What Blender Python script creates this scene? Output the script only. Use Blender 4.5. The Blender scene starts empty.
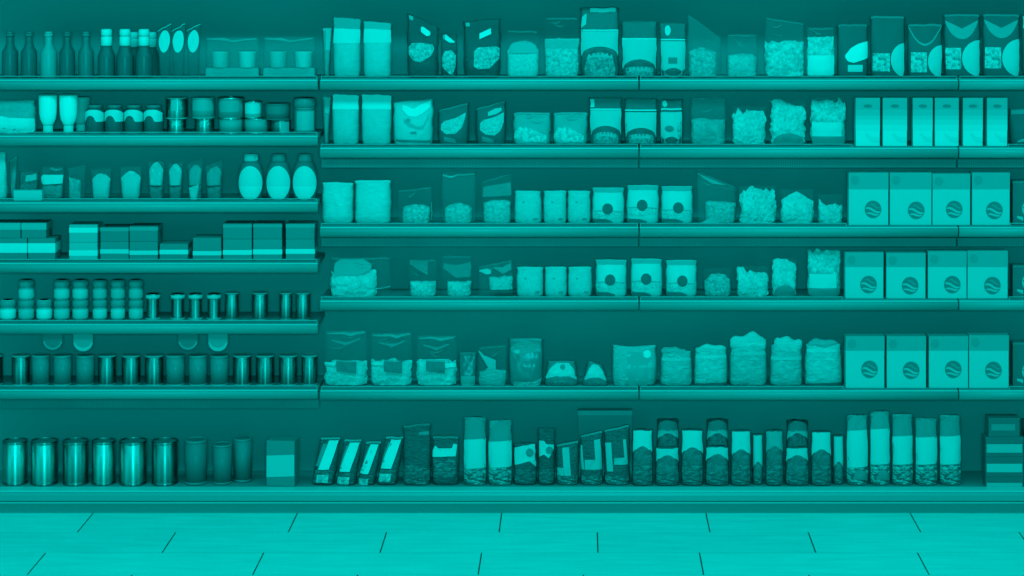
import bpy, math, random
from mathutils import noise, Vector
C = bpy.context.scene.collection
PI = math.pi
# ------------------------------------------------------------------ frame of reference
S0 = 0.0046                    # metres per photo pixel on the shelf front plane (Y = 0)
ZC = 10.0                      # camera distance from that plane
F = ZC / S0                    # focal length in pixels
XV, YH = 580.0, -80.0          # vanishing point of the floor joints
CX, H = (XV - 512) * S0, 589 * S0
def wx(px, Y=0.0): return CX + (px - XV) * (ZC + Y) / F
def wz(py, Y=0.0): return H - (py - YH) * (ZC + Y) / F
def py_of(z, Y=0.0): return YH + (H - z) * F / (ZC + Y)

# ------------------------------------------------------------------ materials
def lin(c):
    c /= 255.0
    return c / 12.92 if c <= .04045 else ((c + .055) / 1.055) ** 2.4
DK, WH = (1, 98, 97), (0, 224, 216)
KALB = 1.0
def col(t, k=1.0):
    k *= .9+.1*min(1, max(0, t)/.35)
    s = [DK[i] + (WH[i] - DK[i]) * t for i in range(3)]
    return tuple(min(.92, max(0, lin(max(0, v)) - .012) * KALB * k) for v in s) + (1,)
_m = {}
def principled(name):
    m = bpy.data.materials.new(name); m.use_nodes = True
    return m, m.node_tree.nodes, m.node_tree.links, m.node_tree.nodes['Principled BSDF']
def flat(t, rough=.55, spec=.25, k=1.0):
    key = ('flat', round(t, 2), rough, spec, k)
    if key not in _m:
        m, n, l, p = principled('print_%d' % round(t * 100))
        p.inputs['Base Color'].default_value = col(t, k)
        p.inputs['Roughness'].default_value = rough
        p.inputs['Specular IOR Level'].default_value = spec
        nz = n.new('ShaderNodeTexNoise'); nz.inputs['Scale'].default_value = 60
        bp = n.new('ShaderNodeBump'); bp.inputs['Strength'].default_value = .06; bp.inputs['Distance'].default_value = .004
        l.new(nz.outputs['Fac'], bp.inputs['Height']); l.new(bp.outputs['Normal'], p.inputs['Normal'])
        _m[key] = m
    return _m[key]
def bits(t0, t1, scale=130, bump=.5):
    key = ('bits', t0, t1, scale)
    if key not in _m:
        m, n, l, p = principled('pieces')
        tc = n.new('ShaderNodeTexCoord')
        nz = n.new('ShaderNodeTexNoise'); nz.inputs['Scale'].default_value = scale * .5; nz.inputs['Detail'].default_value = 3
        mx = n.new('ShaderNodeMixRGB'); mx.inputs['Fac'].default_value = .012
        v = n.new('ShaderNodeTexVoronoi'); v.inputs['Scale'].default_value = scale
        r = n.new('ShaderNodeValToRGB')
        r.color_ramp.elements[0].position = .1; r.color_ramp.elements[0].color = col(t0)
        r.color_ramp.elements[1].position = .8; r.color_ramp.elements[1].color = col(t1)
        l.new(tc.outputs['Object'], mx.inputs[1]); l.new(tc.outputs['Object'], nz.inputs['Vector'])
        l.new(nz.outputs['Color'], mx.inputs[2]); l.new(mx.outputs['Color'], v.inputs['Vector'])
        sep = n.new('ShaderNodeSeparateColor'); l.new(v.outputs['Color'], sep.inputs[0])
        n3 = n.new('ShaderNodeTexNoise'); n3.inputs['Scale'].default_value = scale * .45; n3.inputs['Detail'].default_value = 4; l.new(tc.outputs['Object'], n3.inputs['Vector'])
        ml = n.new('ShaderNodeMapRange'); ml.inputs['From Min'].default_value = .3; ml.inputs['From Max'].default_value = .7; l.new(n3.outputs['Fac'], ml.inputs['Value'])
        m3 = n.new('ShaderNodeMixRGB'); m3.inputs['Fac'].default_value = .6; l.new(sep.outputs[0], m3.inputs[1]); l.new(ml.outputs[0], m3.inputs[2])
        l.new(m3.outputs['Color'], r.inputs['Fac']); l.new(r.outputs['Color'], p.inputs['Base Color'])
        bp = n.new('ShaderNodeBump'); bp.inputs['Strength'].default_value = bump; bp.inputs['Distance'].default_value = .006
        bp.invert = True
        l.new(v.outputs['Distance'], bp.inputs['Height']); l.new(bp.outputs['Normal'], p.inputs['Normal'])
        p.inputs['Roughness'].default_value = .6; p.inputs['Specular IOR Level'].default_value = .25
        _m[key] = m
    return _m[key]
def crinkle(t, amt=.6, scale=45, t1=None):
    """creased plastic or foil: glossy wrinkles as bump; t1 paints fold highlights into the colour"""
    key = ('crk', t, amt, scale, t1)
    if key not in _m:
        m, n, l, p = principled('creased_film')
        tc = n.new('ShaderNodeTexCoord'); mp = n.new('ShaderNodeMapping'); mp.inputs['Scale'].default_value = (.7, 1, 2.3)
        nz = n.new('ShaderNodeTexNoise'); nz.inputs['Scale'].default_value = scale; nz.inputs['Detail'].default_value = 4; nz.inputs['Distortion'].default_value = 1.2
        l.new(tc.outputs['Object'], mp.inputs[0]); l.new(mp.outputs[0], nz.inputs['Vector'])
        bp = n.new('ShaderNodeBump'); bp.inputs['Strength'].default_value = amt; bp.inputs['Distance'].default_value = .012
        l.new(nz.outputs['Fac'], bp.inputs['Height']); l.new(bp.outputs['Normal'], p.inputs['Normal'])
        if t1 is None: p.inputs['Base Color'].default_value = col(t)
        else:
            r = n.new('ShaderNodeValToRGB')  # tone follows the wrinkles: bright and dark of the folds painted in
            r.color_ramp.elements[0].position = .42; r.color_ramp.elements[0].color = col(t)
            r.color_ramp.elements[1].position = .66; r.color_ramp.elements[1].color = col(t1)
            l.new(nz.outputs['Fac'], r.inputs['Fac']); l.new(r.outputs['Color'], p.inputs['Base Color'])
        p.inputs['Roughness'].default_value = .35; p.inputs['Specular IOR Level'].default_value = .3
        _m[key] = m
    return _m[key]
def film(alpha=.2, t=.5):
    key = ('film', alpha, t)
    if key not in _m:
        m, n, l, p = principled('clear_film')
        p.inputs['Base Color'].default_value = col(t); p.inputs['Alpha'].default_value = alpha if alpha > .45 else alpha*.55
        p.inputs['Roughness'].default_value = .25; p.inputs['Specular IOR Level'].default_value = .4
        nz = n.new('ShaderNodeTexNoise'); nz.inputs['Scale'].default_value = 25; nz.inputs['Distortion'].default_value = 1
        bp = n.new('ShaderNodeBump'); bp.inputs['Strength'].default_value = .35; bp.inputs['Distance'].default_value = .01
        l.new(nz.outputs['Fac'], bp.inputs['Height']); l.new(bp.outputs['Normal'], p.inputs['Normal'])
        _m[key] = m
    return _m[key]
def metal(t, rough=.28):
    rough = .46
    key = ('metal', t, rough)
    if key not in _m:
        m, n, l, p = principled('tinplate')
        p.inputs['Base Color'].default_value = col(t); p.inputs['Metallic'].default_value = 1
        p.inputs['Roughness'].default_value = rough
        p.inputs['Anisotropic'].default_value = .97; p.inputs['Anisotropic Rotation'].default_value = .25
        tg = n.new('ShaderNodeTangent'); tg.direction_type = 'RADIAL'; tg.axis = 'Z'; l.new(tg.outputs[0], p.inputs['Tangent'])
        _m[key] = m
    return _m[key]
def gloss(t, rough=.15): return flat(t, rough+.22, .25)

# ------------------------------------------------------------------ objects
def mesh(name, vs, fs, mat, parent=None, smooth=False):
    me = bpy.data.meshes.new(name); me.from_pydata([tuple(v) for v in vs], [], fs); me.update()
    me.materials.append(mat)
    if smooth: me.polygons.foreach_set('use_smooth', [True] * len(me.polygons))
    o = bpy.data.objects.new(name, me); C.objects.link(o)
    if parent: o.parent = parent
    return o
def tag(o, label, cat, group=None):
    o['label'] = label; o['category'] = cat
    if group: o['group'] = group
    return o
def structure(o): o['kind'] = 'structure'; return o
def boxvf(x0, x1, y0, y1, z0, z1, b=0.0):
    """box; with b > 0 the four upright edges and the top edges are chamfered"""
    if b <= 0:
        v = [(x0,y0,z0),(x1,y0,z0),(x1,y1,z0),(x0,y1,z0),(x0,y0,z1),(x1,y0,z1),(x1,y1,z1),(x0,y1,z1)]
        return v, [(3,2,1,0),(4,5,6,7),(0,1,5,4),(1,2,6,5),(2,3,7,6),(3,0,4,7)]
    def ring(z, i): 
        a0, a1, c0, c1 = x0+i, x1-i, y0+i, y1-i
        return [(a0+b,c0,z),(a1-b,c0,z),(a1,c0+b,z),(a1,c1-b,z),(a1-b,c1,z),(a0+b,c1,z),(a0,c1-b,z),(a0,c0+b,z)]
    v = ring(z0, b) + ring(z0 + b, 0) + ring(z1 - b, 0) + ring(z1, b)
    f = [tuple(range(7, -1, -1)), tuple(range(24, 32))]
    for k in range(3):
        for i in range(8):
            j = (i + 1) % 8; f.append((k*8+i, k*8+j, k*8+8+j, k*8+8+i))
    return v, f
def join(*vf):
    V, Fc = [], []
    for v, f in vf:
        n = len(V); V += list(v); Fc += [tuple(i + n for i in q) for q in f]
    return V, Fc
def lathevf(prof, n=28, sy=1.0, x=0, y=0):
    V, Fc = [], []
    for r, z in prof:
        for i in range(n):
            a = 2*PI*i/n; V.append((x + r*math.cos(a), y + r*sy*math.sin(a), z))
    for k in range(len(prof)-1):
        for i in range(n):
            j = (i+1) % n; Fc.append((k*n+i, k*n+j, k*n+n+j, k*n+n+i))
    Fc.append(tuple(range(n-1, -1, -1))); Fc.append(tuple(range((len(prof)-1)*n, len(prof)*n)))
    return V, Fc

# shelves: photo row of the price rail's upper edge
EDGE = dict(L1=80, L2=136, L3=202.5, L4=263, L5=324, L6=389.5, R1=80, R2=148, R3=227, R4=300.5, R5=390)
ZS = {k: wz(v - 1.5) for k, v in EDGE.items()}
ZS['B'] = wz(486)
ORD = ['leftmost', 'second from left', 'third from left', 'fourth from left', 'fifth from left', 'sixth from left', 'seventh from left',
       'eighth from left', 'ninth from left', 'tenth from left', 'eleventh from left', 'twelfth from left', 'thirteenth from left', 'fourteenth from left', 'fifteenth from left']
def nth(i, n): return 'rightmost' if i == n - 1 else ORD[i]

# ------------------------------------------------------------------ outlines drawn on a product's front, as columns (x, y upper, y lower)
def rect(x0, y0, x1, y1, n=8): return [(x0+(x1-x0)*i/n, y0, y1) for i in range(n+1)]
def quad(x0, y0, x1, y1, sl, n=8):      # slanting band
    return [(x0+(x1-x0)*i/n, y0+sl*i/n, y1+sl*i/n) for i in range(n+1)]
def slant(b0, b1, t0, t1, y0, y1, n=6):     # parallelogram: foot x range b, head x range t
    return [(b0+(b1-b0)*i/n, y0, y1, t0+(t1-t0)*i/n) for i in range(n+1)]
def disc(cx, cy, rx, ry, n=20):
    return [(cx-rx*math.cos(PI*i/n), cy-ry*math.sin(PI*i/n)-.01, cy+ry*math.sin(PI*i/n)+.01) for i in range(n+1)]
def half(x0, y0, x1, y1, n=16):         # half disc, round to the left
    cy, ry, rx = (y0+y1)/2, (y1-y0)/2, x1-x0
    return [(x1-rx*math.cos(PI/2*i/n), cy-ry*math.sin(PI/2*i/n)-.01, cy+ry*math.sin(PI/2*i/n)+.01) for i in range(n+1)]
def dome(x0, y0, x1, y1, n=16, e=.5, side=0):    # round top, flat foot
    o = []
    for i in range(n+1):
        u = -1+2*i/n; o.append((x0+(x1-x0)*i/n, y1-side-(y1-side-y0)*max(0, 1-u*u)**e-.01, y1))
    return o
def arch(x0, y0, x1, y1, rise, n=16):   # flat top, scooped foot
    return [(x0+(x1-x0)*i/n, y0, y1-rise*math.sqrt(max(0, 1-(-1+2*i/n)**2))+.01) for i in range(n+1)]
def cup(x0, y0, x1, y1, n=14):          # crescent hanging from a sagging line
    o = []
    for i in range(n+1):
        u = -1+2*i/n; o.append((x0+(x1-x0)*i/n, y0+(y1-y0)*.45*(1-abs(u)), y0+(y1-y0)*(1-u*u)**.8+.02))
    return o
def poly(top, bot, n=14):
    def ip(p, x):
        for (a, b), (c, d) in zip(p, p[1:]):
            if x <= c: return b + (d-b)*max(0, (x-a))/(c-a)
        return p[-1][1]
    x0, x1 = top[0][0], top[-1][0]
    return [(x0+(x1-x0)*i/n, ip(top, x0+(x1-x0)*i/n), ip(bot, x0+(x1-x0)*i/n)+.01) for i in range(n+1)]

class Prod:
    """one product: an Empty at its base; parts placed by outline on its front surface surf(u, v, lift)"""
    def __init__(s, name, label, cat, shelf, x0, x1, yt, Y, z0=None, group=None, rz=0, lean=0):
        if shelf == 'B' and z0 is None or name == 'dark_tray_pack': Y -= .045
        s.Y = Y; s.k = (ZC + Y) / F
        s.z0 = (ZS[shelf] if z0 is None else z0) + .0006
        s.xc = (x0 + x1) / 2; s.hw = (x1 - x0) / 2 * s.k
        s.yb = py_of(s.z0, Y); s.yt = yt; s.h = (s.yb - yt) * s.k
        s.root = bpy.data.objects.new(name, None); C.objects.link(s.root)
        s.root.empty_display_size = .02
        s.root.location = (wx(s.xc, Y), Y, s.z0); s.root.rotation_euler = (0, lean, rz)
        tag(s.root, label, cat, group)
        s.seed = random.Random(label).random() * 100
    def part(s, name, vf, mat, smooth=True): return mesh(name, vf[0], vf[1], mat, s.root, smooth)
    def uv(s, px, py): return max(-.97, min(.97, (px - s.xc) * s.k / s.hw)), max(.004, min(.998, (s.yb - py) / (s.yb - s.yt)))
    def patch(s, name, cols, mat, nv=6, lift=.0015, parent=None, label=None):
        V, Fc = [], []
        for c in cols:
            for j in range(nv+1):
                u, v = s.uv(c[0]+(c[3]-c[0])*j/nv if len(c) > 3 else c[0], c[2]+(c[1]-c[2])*j/nv); V.append(s.surf(u, v, lift))
        for i in range(len(cols)-1):
            for j in range(nv):
                a = i*(nv+1)+j; Fc.append((a, a+nv+1, a+nv+2, a+1))
        o = mesh(name, V, Fc, mat, parent or s.root, True)
        if label: o['label'] = label
        return o
def ss(a, b, x):
    x = max(0, min(1, (x-a)/(b-a))); return x*x*(3-2*x)

class Bag(Prod):
    def __init__(s, name, label, cat, shelf, x0, x1, yt, Y=.075, T=.06, wb=.97, wt=1.0, wr=.004, tilt=0.0, sag=0.0, shear=0.0, flat_top=.9, pinch=0.0, **kw):
        super().__init__(name, label, cat, shelf, x0, x1, yt, Y, **kw)
        s.T, s.wb, s.wt, s.wr, s.tilt, s.sag, s.shear, s.ft, s.pinch = T, wb, wt, wr, tilt, sag, shear, flat_top, pinch
    def th(s, v): return s.T/2*(.72+.28*min(1, v/.15))*(1-.93*ss(.3, s.ft, v))
    def pos(s, u, v, side, lift=0, wr=1.0, tk=1.0):
        hw = s.hw*(s.wb+(s.wt-s.wb)*v)*(1-s.pinch*math.exp(-((v-.72)/.12)**2))
        hw *= 1-.07*math.exp(-(v/.05)**2)-.045*math.exp(-((v-.86)/.1)**2)
        hw *= 1+.035*noise.noise(Vector((v*5+s.seed, (1 if u > 0 else -1)*7.3, s.seed)))*min(1, abs(u)*2)
        k = (1-abs(u)**3)**.5 if abs(u) < 1 else 0
        y = side*s.th(v)*tk*k
        n = noise.noise(Vector((u*s.hw*38+s.seed, v*s.h*30, side*3+s.seed)))
        n2 = noise.noise(Vector((u*s.hw*90+s.seed*2, v*s.h*50, side*5)))
        y += side*(n*s.wr+n2*s.wr*.5)*k*wr*(1-.6*ss(.85, 1, v))
        x = u*hw + s.shear*s.h*v
        if abs(u) > .9: x += n*.0025*s.hw/.06
        z = v*s.h + s.h*v**3*(s.tilt*u - abs(s.tilt) - s.sag*(1-u*u)) + v**4*(.0045*noise.noise(Vector((u*2.2+s.seed, 4, s.seed)))-.003*max(0, abs(u)-.8)/.2) + .003*(1-v)**8*max(0, abs(u)-.75)/.25
        return (x, y - lift, z)
    def surf(s, u, v, lift=0): return s.pos(u, v, -1, lift)
    def body(s, name, mat, nu=16, nv=18, v1=1.0):
        V, Fc = [], []; n = 2*nu
        for j in range(nv+1):
            v = v1*j/nv
            for i in range(nu+1): V.append(s.pos(-1+2*i/nu, v, -1))
            for i in range(nu-1, 0, -1): V.append(s.pos(-1+2*i/nu, v, 1))
        for j in range(nv):
            for i in range(n):
                k = (i+1) % n; Fc.append((j*n+i, j*n+k, j*n+n+k, j*n+n+i))
        Fc.append(tuple(range(n-1, -1, -1))); Fc.append(tuple(range(nv*n, nv*n+n)))
        s.skin = s.part(name, (V, Fc), mat); return s.skin
    def contents(s, mat, yt, x0=None, x1=None, rag=.004, yb=None, name='contents', nu=22, nv=16, slope=0.0, crown=0.0, tk=.86):
        """lumpy filling inside the bag up to photo row yt"""
        a, v1 = s.uv(s.xc if x0 is None else x0, yt); b, _ = s.uv(s.xc if x1 is None else x1, yt)
        if x0 is None: a, b = -.93, .93
        v0 = .012 if yb is None else s.uv(0, yb)[1]
        V, Fc = [], []; n = 2*nu
        for j in range(nv+1):
            t = j/nv
            for q in range(n):
                i = q if q <= nu else 2*nu-q
                side = -1 if q <= nu else 1
                w = -1+2*i/nu
                top = v1*(1+.0)+slope*w*.5*(v1-v0)-crown*(v1-v0)*w*w
                top += noise.noise(Vector((w*s.hw*45+s.seed, s.seed, 1)))*rag/s.h*3
                v = v0+(top-v0)*t
                u = (a+b)/2+(b-a)/2*w
                x, y, z = s.pos(u, min(v, .98), side, 0, 0)
                e = (1-abs(w)**4)**.5*(1-t**7)**.5 if abs(w) < 1 and t < 1 else 0.02
                y = side*max(.002, s.th(v)*tk*e)
                p = Vector((x*55+s.seed, y*55, z*55))
                d = noise.noise_vector(p)*rag+noise.noise_vector(p*2.3)*rag*.6
                if j == 0: d.z = 0
                zz = max(.0015, z+d.z)
                V.append((x+d.x*(1 if abs(w) < .99 else .8), y+d.y*.5, zz))
        for j in range(nv):
            for i in range(n):
                k = (i+1) % n; Fc.append((j*n+i, j*n+k, j*n+n+k, j*n+n+i))
        Fc.append(tuple(range(n-1, -1, -1))); Fc.append(tuple(range(nv*n, nv*n+n)))
        return s.part(name, (V, Fc), mat, False if rag > .003 else True)
    def seal(s, mat, y0=None, y1=None, name='seal', lift=.0012):
        y0 = s.yt+.2 if y0 is None else y0; y1 = s.yt+2.2 if y1 is None else y1
        return s.patch(name, rect(s.xc-s.hw/s.k*.95, y0, s.xc+s.hw/s.k*.95, y1), mat, 2, lift)
    def roll(s, mat, y0, y1, x0, x1, name='rolled_top', wob=.15):
        """fold of film rolled down over the mouth of the bag"""
        V, Fc = [], []; n, m = 14, 14
        u0 = (x0-s.xc)*s.k; u1 = (x1-s.xc)*s.k
        zc = (s.yb-(y0+y1)/2)*s.k; r = (y1-y0)/2*s.k
        for i in range(n+1):
            t = i/n; e = min(1, .45+.55*(1-abs(2*t-1)**4))
            dz = noise.noise(Vector((t*3+s.seed, 0, 2)))*r*wob*4
            for j in range(m):
                a = 2*PI*j/m; rr = e*(1+wob*noise.noise(Vector((t*6+s.seed, math.cos(a), math.sin(a)))))
                V.append((u0+(u1-u0)*t, rr*.016*math.cos(a), zc+dz+rr*r*math.sin(a)))
        for i in range(n):
            for j in range(m):
                k = (j+1) % m; Fc.append((i*m+j, i*m+m+j, i*m+m+k, i*m+k))
        Fc.append(tuple(range(m))); Fc.append(tuple(range(n*m+m-1, n*m-1, -1)))
        return s.part(name, (V, Fc), mat)

class Box(Prod):
    def __init__(s, name, label, cat, shelf, x0, x1, yt, Y=None, D=.07, **kw):
        Y = .03+D/2 if Y is None else Y
        super().__init__(name, label, cat, shelf, x0, x1, yt, Y, **kw); s.D = D
    def surf(s, u, v, lift=0): return (u*s.hw/.97*.995, -s.D/2-lift, v*s.h)
    def body(s, name, mat, b=.0015): return s.part(name, boxvf(-s.hw, s.hw, -s.D/2, s.D/2, 0, s.h, b), mat, False)
    def wrap(s, name, y0, y1, mat, g=.0006, **kw):   # printed band that goes round the carton
        z0, z1 = max(.0005, (s.yb-y1)*s.k), min(s.h+g, (s.yb-y0)*s.k)
        return s.part(name, boxvf(-s.hw-g, s.hw+g, -s.D/2-g, s.D/2+g, z0, z1), mat, False)

class Round(Prod):
    """bottle, jar or can: prof(v) gives radius as a share of the half width"""
    def __init__(s, name, label, cat, shelf, x0, x1, yt, prof, Y=None, sy=1.0, **kw):
        r = (x1-x0)/2*S0
        Y = .03+r*sy if Y is None else Y
        super().__init__(name, label, cat, shelf, x0, x1, yt, Y, **kw); s.prof, s.sy = prof, sy
    def rad(s, v):
        p = s.prof
        for (r0, v0), (r1, v1) in zip(p, p[1:]):
            if v <= v1: return s.hw*(r0+(r1-r0)*(v-v0)/max(1e-6, v1-v0))
        return s.hw*p[-1][0]
    def surf(s, u, v, lift=0):
        x = u*s.hw; r = s.rad(v); x = max(-r*.998, min(r*.998, x)); a = math.asin(x/r); r += lift
        return (r*math.sin(a), -r*math.cos(a)*s.sy, v*s.h)
    def body(s, name, mat, v0=0, v1=1.0, g=0.0, n=28):
        pr = [(s.rad(v0), v0)]+[(r*s.hw, v) for r, v in s.prof if v0 < v < v1]+[(s.rad(v1), v1)]
        return s.part(name, lathevf([(r+g, v*s.h) for r, v in pr], n, s.sy), mat)
    def ring(s, name, prof, mat, n=28): return s.part(name, lathevf([(r*s.hw, v*s.h) for r, v in prof], n, s.sy), mat)
    def disc_top(s, name, r, z0, z1, mat): return s.part(name, lathevf([(r*s.hw, z0*s.h), (r*s.hw, z1*s.h)], 28, s.sy), mat, False)

# ------------------------------------------------------------------ the setting
XL, XR = wx(-60), wx(1084)
def build_floor():
    m, n, l, p = principled('floor_tiles')
    tc = n.new('ShaderNodeTexCoord'); sp = n.new('ShaderNodeSeparateXYZ'); l.new(tc.outputs['Object'], sp.inputs[0])
    def M(op, a, b=None):
        q = n.new('ShaderNodeMath'); q.operation = op
        for i, v in enumerate((a, b)):
            if v is None: continue
            if isinstance(v, (int, float)): q.inputs[i].default_value = v
            else: l.new(v, q.inputs[i])
        return q.outputs[0]
    row = M('DIVIDE', M('SUBTRACT', -.067, sp.outputs[1]), .3125); ri = M('FLOOR', row); ry = M('FRACT', row)
    cx = M('SUBTRACT', M('DIVIDE', M('SUBTRACT', sp.outputs[0], CX-.358-933*.933), .933), M('MULTIPLY', ri, .466)); fx = M('FRACT', cx)
    vj = M('LESS_THAN', M('MINIMUM', fx, M('SUBTRACT', 1, fx)), .0031); hj = M('LESS_THAN', M('MINIMUM', ry, M('SUBTRACT', 1, ry)), .006)
    wn = n.new('ShaderNodeTexWhiteNoise'); cb = n.new('ShaderNodeCombineXYZ'); l.new(M('FLOOR', cx), cb.inputs[0]); l.new(ri, cb.inputs[1]); l.new(cb.outputs[0], wn.inputs['Vector'])
    def X(f, a, b):
        q = n.new('ShaderNodeMixRGB'); l.new(f, q.inputs[0])
        for i, v in ((1, a), (2, b)):
            if isinstance(v, tuple): q.inputs[i].default_value = v
            else: l.new(v, q.inputs[i])
        return q
    b = X(vj, X(hj, X(wn.outputs['Value'], col(1.0), col(.95)).outputs[0], col(.72)).outputs[0], col(-.2))
    m2 = n.new('ShaderNodeMapping'); m2.inputs['Scale'].default_value = (2.2, 14, 1); l.new(tc.outputs['Object'], m2.inputs[0])
    nz = n.new('ShaderNodeTexNoise'); nz.inputs['Scale'].default_value = 1.6; nz.inputs['Detail'].default_value = 5; l.new(m2.outputs[0], nz.inputs['Vector'])
    r = n.new('ShaderNodeValToRGB'); r.color_ramp.elements[0].position = .3; r.color_ramp.elements[0].color = (.86,.86,.86,1); r.color_ramp.elements[1].position = .7; r.color_ramp.elements[1].color = (1,1,1,1)
    l.new(nz.outputs['Fac'], r.inputs['Fac'])
    mx = n.new('ShaderNodeMixRGB'); mx.blend_type = 'MULTIPLY'; mx.inputs['Fac'].default_value = 1
    l.new(b.outputs['Color'], mx.inputs[1]); l.new(r.outputs['Color'], mx.inputs[2]); l.new(mx.outputs['Color'], p.inputs['Base Color'])
    p.inputs['Roughness'].default_value = .45; p.inputs['Specular IOR Level'].default_value = .3
    v, f = boxvf(XL-2.5, XR+2.5, -9, .5, -.05, 0)
    structure(mesh('floor', v, f, m))
build_floor()
WALLY = .28
mw = flat(.0, .7, .05, 2.33)
v, f = boxvf(XL-2.5, XR+2.5, WALLY, WALLY+.05, 0, wz(-60, .4)); structure(mesh('wall_back', v, f, mw))

v, f = boxvf(XL, XR, -.06, WALLY, wz(-9), wz(-9)+.05, .004); structure(mesh('shade_board_1', v, f, flat(.1)))   # unseen board added above the frame to shade the top of the wall
rail_m = flat(.38, .4, .3); lip_m = flat(.66, .3, .5); deck_m = flat(.0, .6, .2, 2.2); wire_m = flat(.45, .3, .5); under_m = flat(.06, .6, .2, 2.0)
def slots():
    m, n, l, p = principled('slotted_steel')
    tc = n.new('ShaderNodeTexCoord'); w = n.new('ShaderNodeTexWave'); w.inputs['Scale'].default_value = 38; w.bands_direction = 'X'
    nz = n.new('ShaderNodeTexNoise'); nz.inputs['Scale'].default_value = 6
    mu = n.new('ShaderNodeMath'); mu.operation = 'MULTIPLY'
    r = n.new('ShaderNodeValToRGB'); r.color_ramp.elements[0].position = .25; r.color_ramp.elements[0].color = col(.0, 1.2); r.color_ramp.elements[1].position = .6; r.color_ramp.elements[1].color = col(.19)
    l.new(tc.outputs['Object'], w.inputs['Vector']); l.new(tc.outputs['Object'], nz.inputs['Vector'])
    l.new(w.outputs['Fac'], mu.inputs[0]); l.new(nz.outputs['Fac'], mu.inputs[1]); l.new(mu.outputs[0], r.inputs['Fac']); l.new(r.outputs['Color'], p.inputs['Base Color'])
    return m
slot_m = slots()
def tubex(x0, x1, y, z, r=.0019, n=6):
    V = [(x, y+r*math.cos(2*PI*i/n), z+r*math.sin(2*PI*i/n)) for x in (x0, x1) for i in range(n)]
    return V, [(i, (i+1) % n, n+(i+1) % n, n+i) for i in range(n)]+[tuple(range(n-1, -1, -1)), tuple(range(n, 2*n))]
def tubez(x, y, z0, z1, r=.0019, n=6):
    V = [(x+r*math.cos(2*PI*i/n), y+r*math.sin(2*PI*i/n), z) for z in (z0, z1) for i in range(n)]
    return V, [(i, (i+1) % n, n+(i+1) % n, n+i) for i in range(n)]+[tuple(range(n-1, -1, -1)), tuple(range(n, 2*n))]
def shelf(key, p0, p1, label, slot=False, gaps=()):
    zt = ZS[key]; X0, X1 = wx(p0), wx(p1); xm = (X0+X1)/2; L = (X1-X0)/2-.0015
    r = bpy.data.objects.new('shelf', None); C.objects.link(r); r.location = (xm, 0, zt); r.empty_display_size = .05
    tag(r, label, 'shelf', 'shelves of the display')
    v, f = boxvf(-L, L, 0, WALLY, -.022, 0, .001); mesh('deck', v, f, deck_m, r)
    # price rail, an extruded hollow moulding hooked on the deck's front edge
    pf = [(-.001, -.010), (-.018, -.010), (-.0235, -.013), (-.0265, -.018), (-.0258, -.026), (-.0225, -.035), (-.016, -.044), (-.008, -.0505), (-.001, -.053)]
    V = [(x, y, z) for x in (-L, L) for y, z in pf]; n = len(pf)
    Fc = [(i, i+n, (i+1) % n+n, (i+1) % n) for i in range(n)]+[tuple(range(n)), tuple(range(2*n-1, n-1, -1))]
    mesh('price_rail', V, Fc, rail_m, r, True)
    v, f = boxvf(-L, L, -.0185, -.012, -.0105, -.0045, .0012); mesh('rail_lip', v, f, lip_m, r)
    # low wire stop standing on the rail, with a post at each end
    spans = []; a = -L+.004
    for g0, g1 in gaps:
        if wx(g0)-xm > a: spans.append((a, wx(g0)-xm))
        a = wx(g1)-xm
    if a < L-.004: spans.append((a, L-.004))
    T = []
    for a, b in spans:
        T += [tubex(a, b, -.008, .011), tubez(a, -.008, -.011, .011), tubez(b, -.008, -.011, .011)]
    v, f = join(*T); mesh('wire_stop', v, f, wire_m, r)
    if slot:
        v, f = boxvf(-L, L, .03, .036, -.1, -.062); mesh('slotted_strip', v, f, slot_m, r)
LS = ['top', 'second', 'third', 'fourth', 'fifth', 'sixth']
ld = ['under dark bottles and film-wrapped twin packs', 'under white inverted bottles and short stacked cans', 'under small pouches and oval-labelled bottles', 'under stacked flat cartons', 'under small stacked jars and slim cans', 'under a row of tall dark cans']
for i in range(6):
    shelf('L%d' % (i+1), -60, 318.3, 'left bay %s shelf from top, %s' % (LS[i], ld[i]), i == 5)
md = ['tall pale packs and nut bags', 'pale packs and crumb-filled bags', 'pale packs and see-through bags', 'see-through bags and three pale packs', 'crinkly clear bags with dark labels']
rd = ['clear bags and dark packs with half discs', 'leafy bags and six slim cartons', 'leafy bags and large emblem cartons', 'lumpy bags and emblem cartons below the leafy-bag shelf', 'rolled-top bags and emblem cartons']
fd = ['end of the dark half-disc packs', 'two slim cartons', 'one emblem carton and a dark pack', 'one emblem carton and no half discs', 'lowest emblem cartons']
GAP = {('R2', 2): [(852, 960)], ('R3', 2): [(846, 960)], ('R4', 2): [(842, 960)], ('R5', 2): [(843, 960)],
       ('R2', 3): [(956, 1008)], ('R3', 3): [(956, 1010)], ('R4', 3): [(956, 1009)], ('R5', 3): [(956, 1009)]}
for i in range(5):
    k = 'R%d' % (i+1)
    shelf(k, 320.3, 638.6, 'middle bay %s shelf from top, with %s' % (LS[i], md[i]), i in (1, 2))
    shelf(k, 639.4, 957.6, 'right bay %s shelf from top, with %s' % (LS[i], rd[i]), i in (1, 2), GAP.get((k, 2), ()))
    shelf(k, 958.4, 1084, 'far right bay %s shelf cut by frame, under %s' % (LS[i], fd[i]), i in (1, 2), GAP.get((k, 3), ()))
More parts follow.
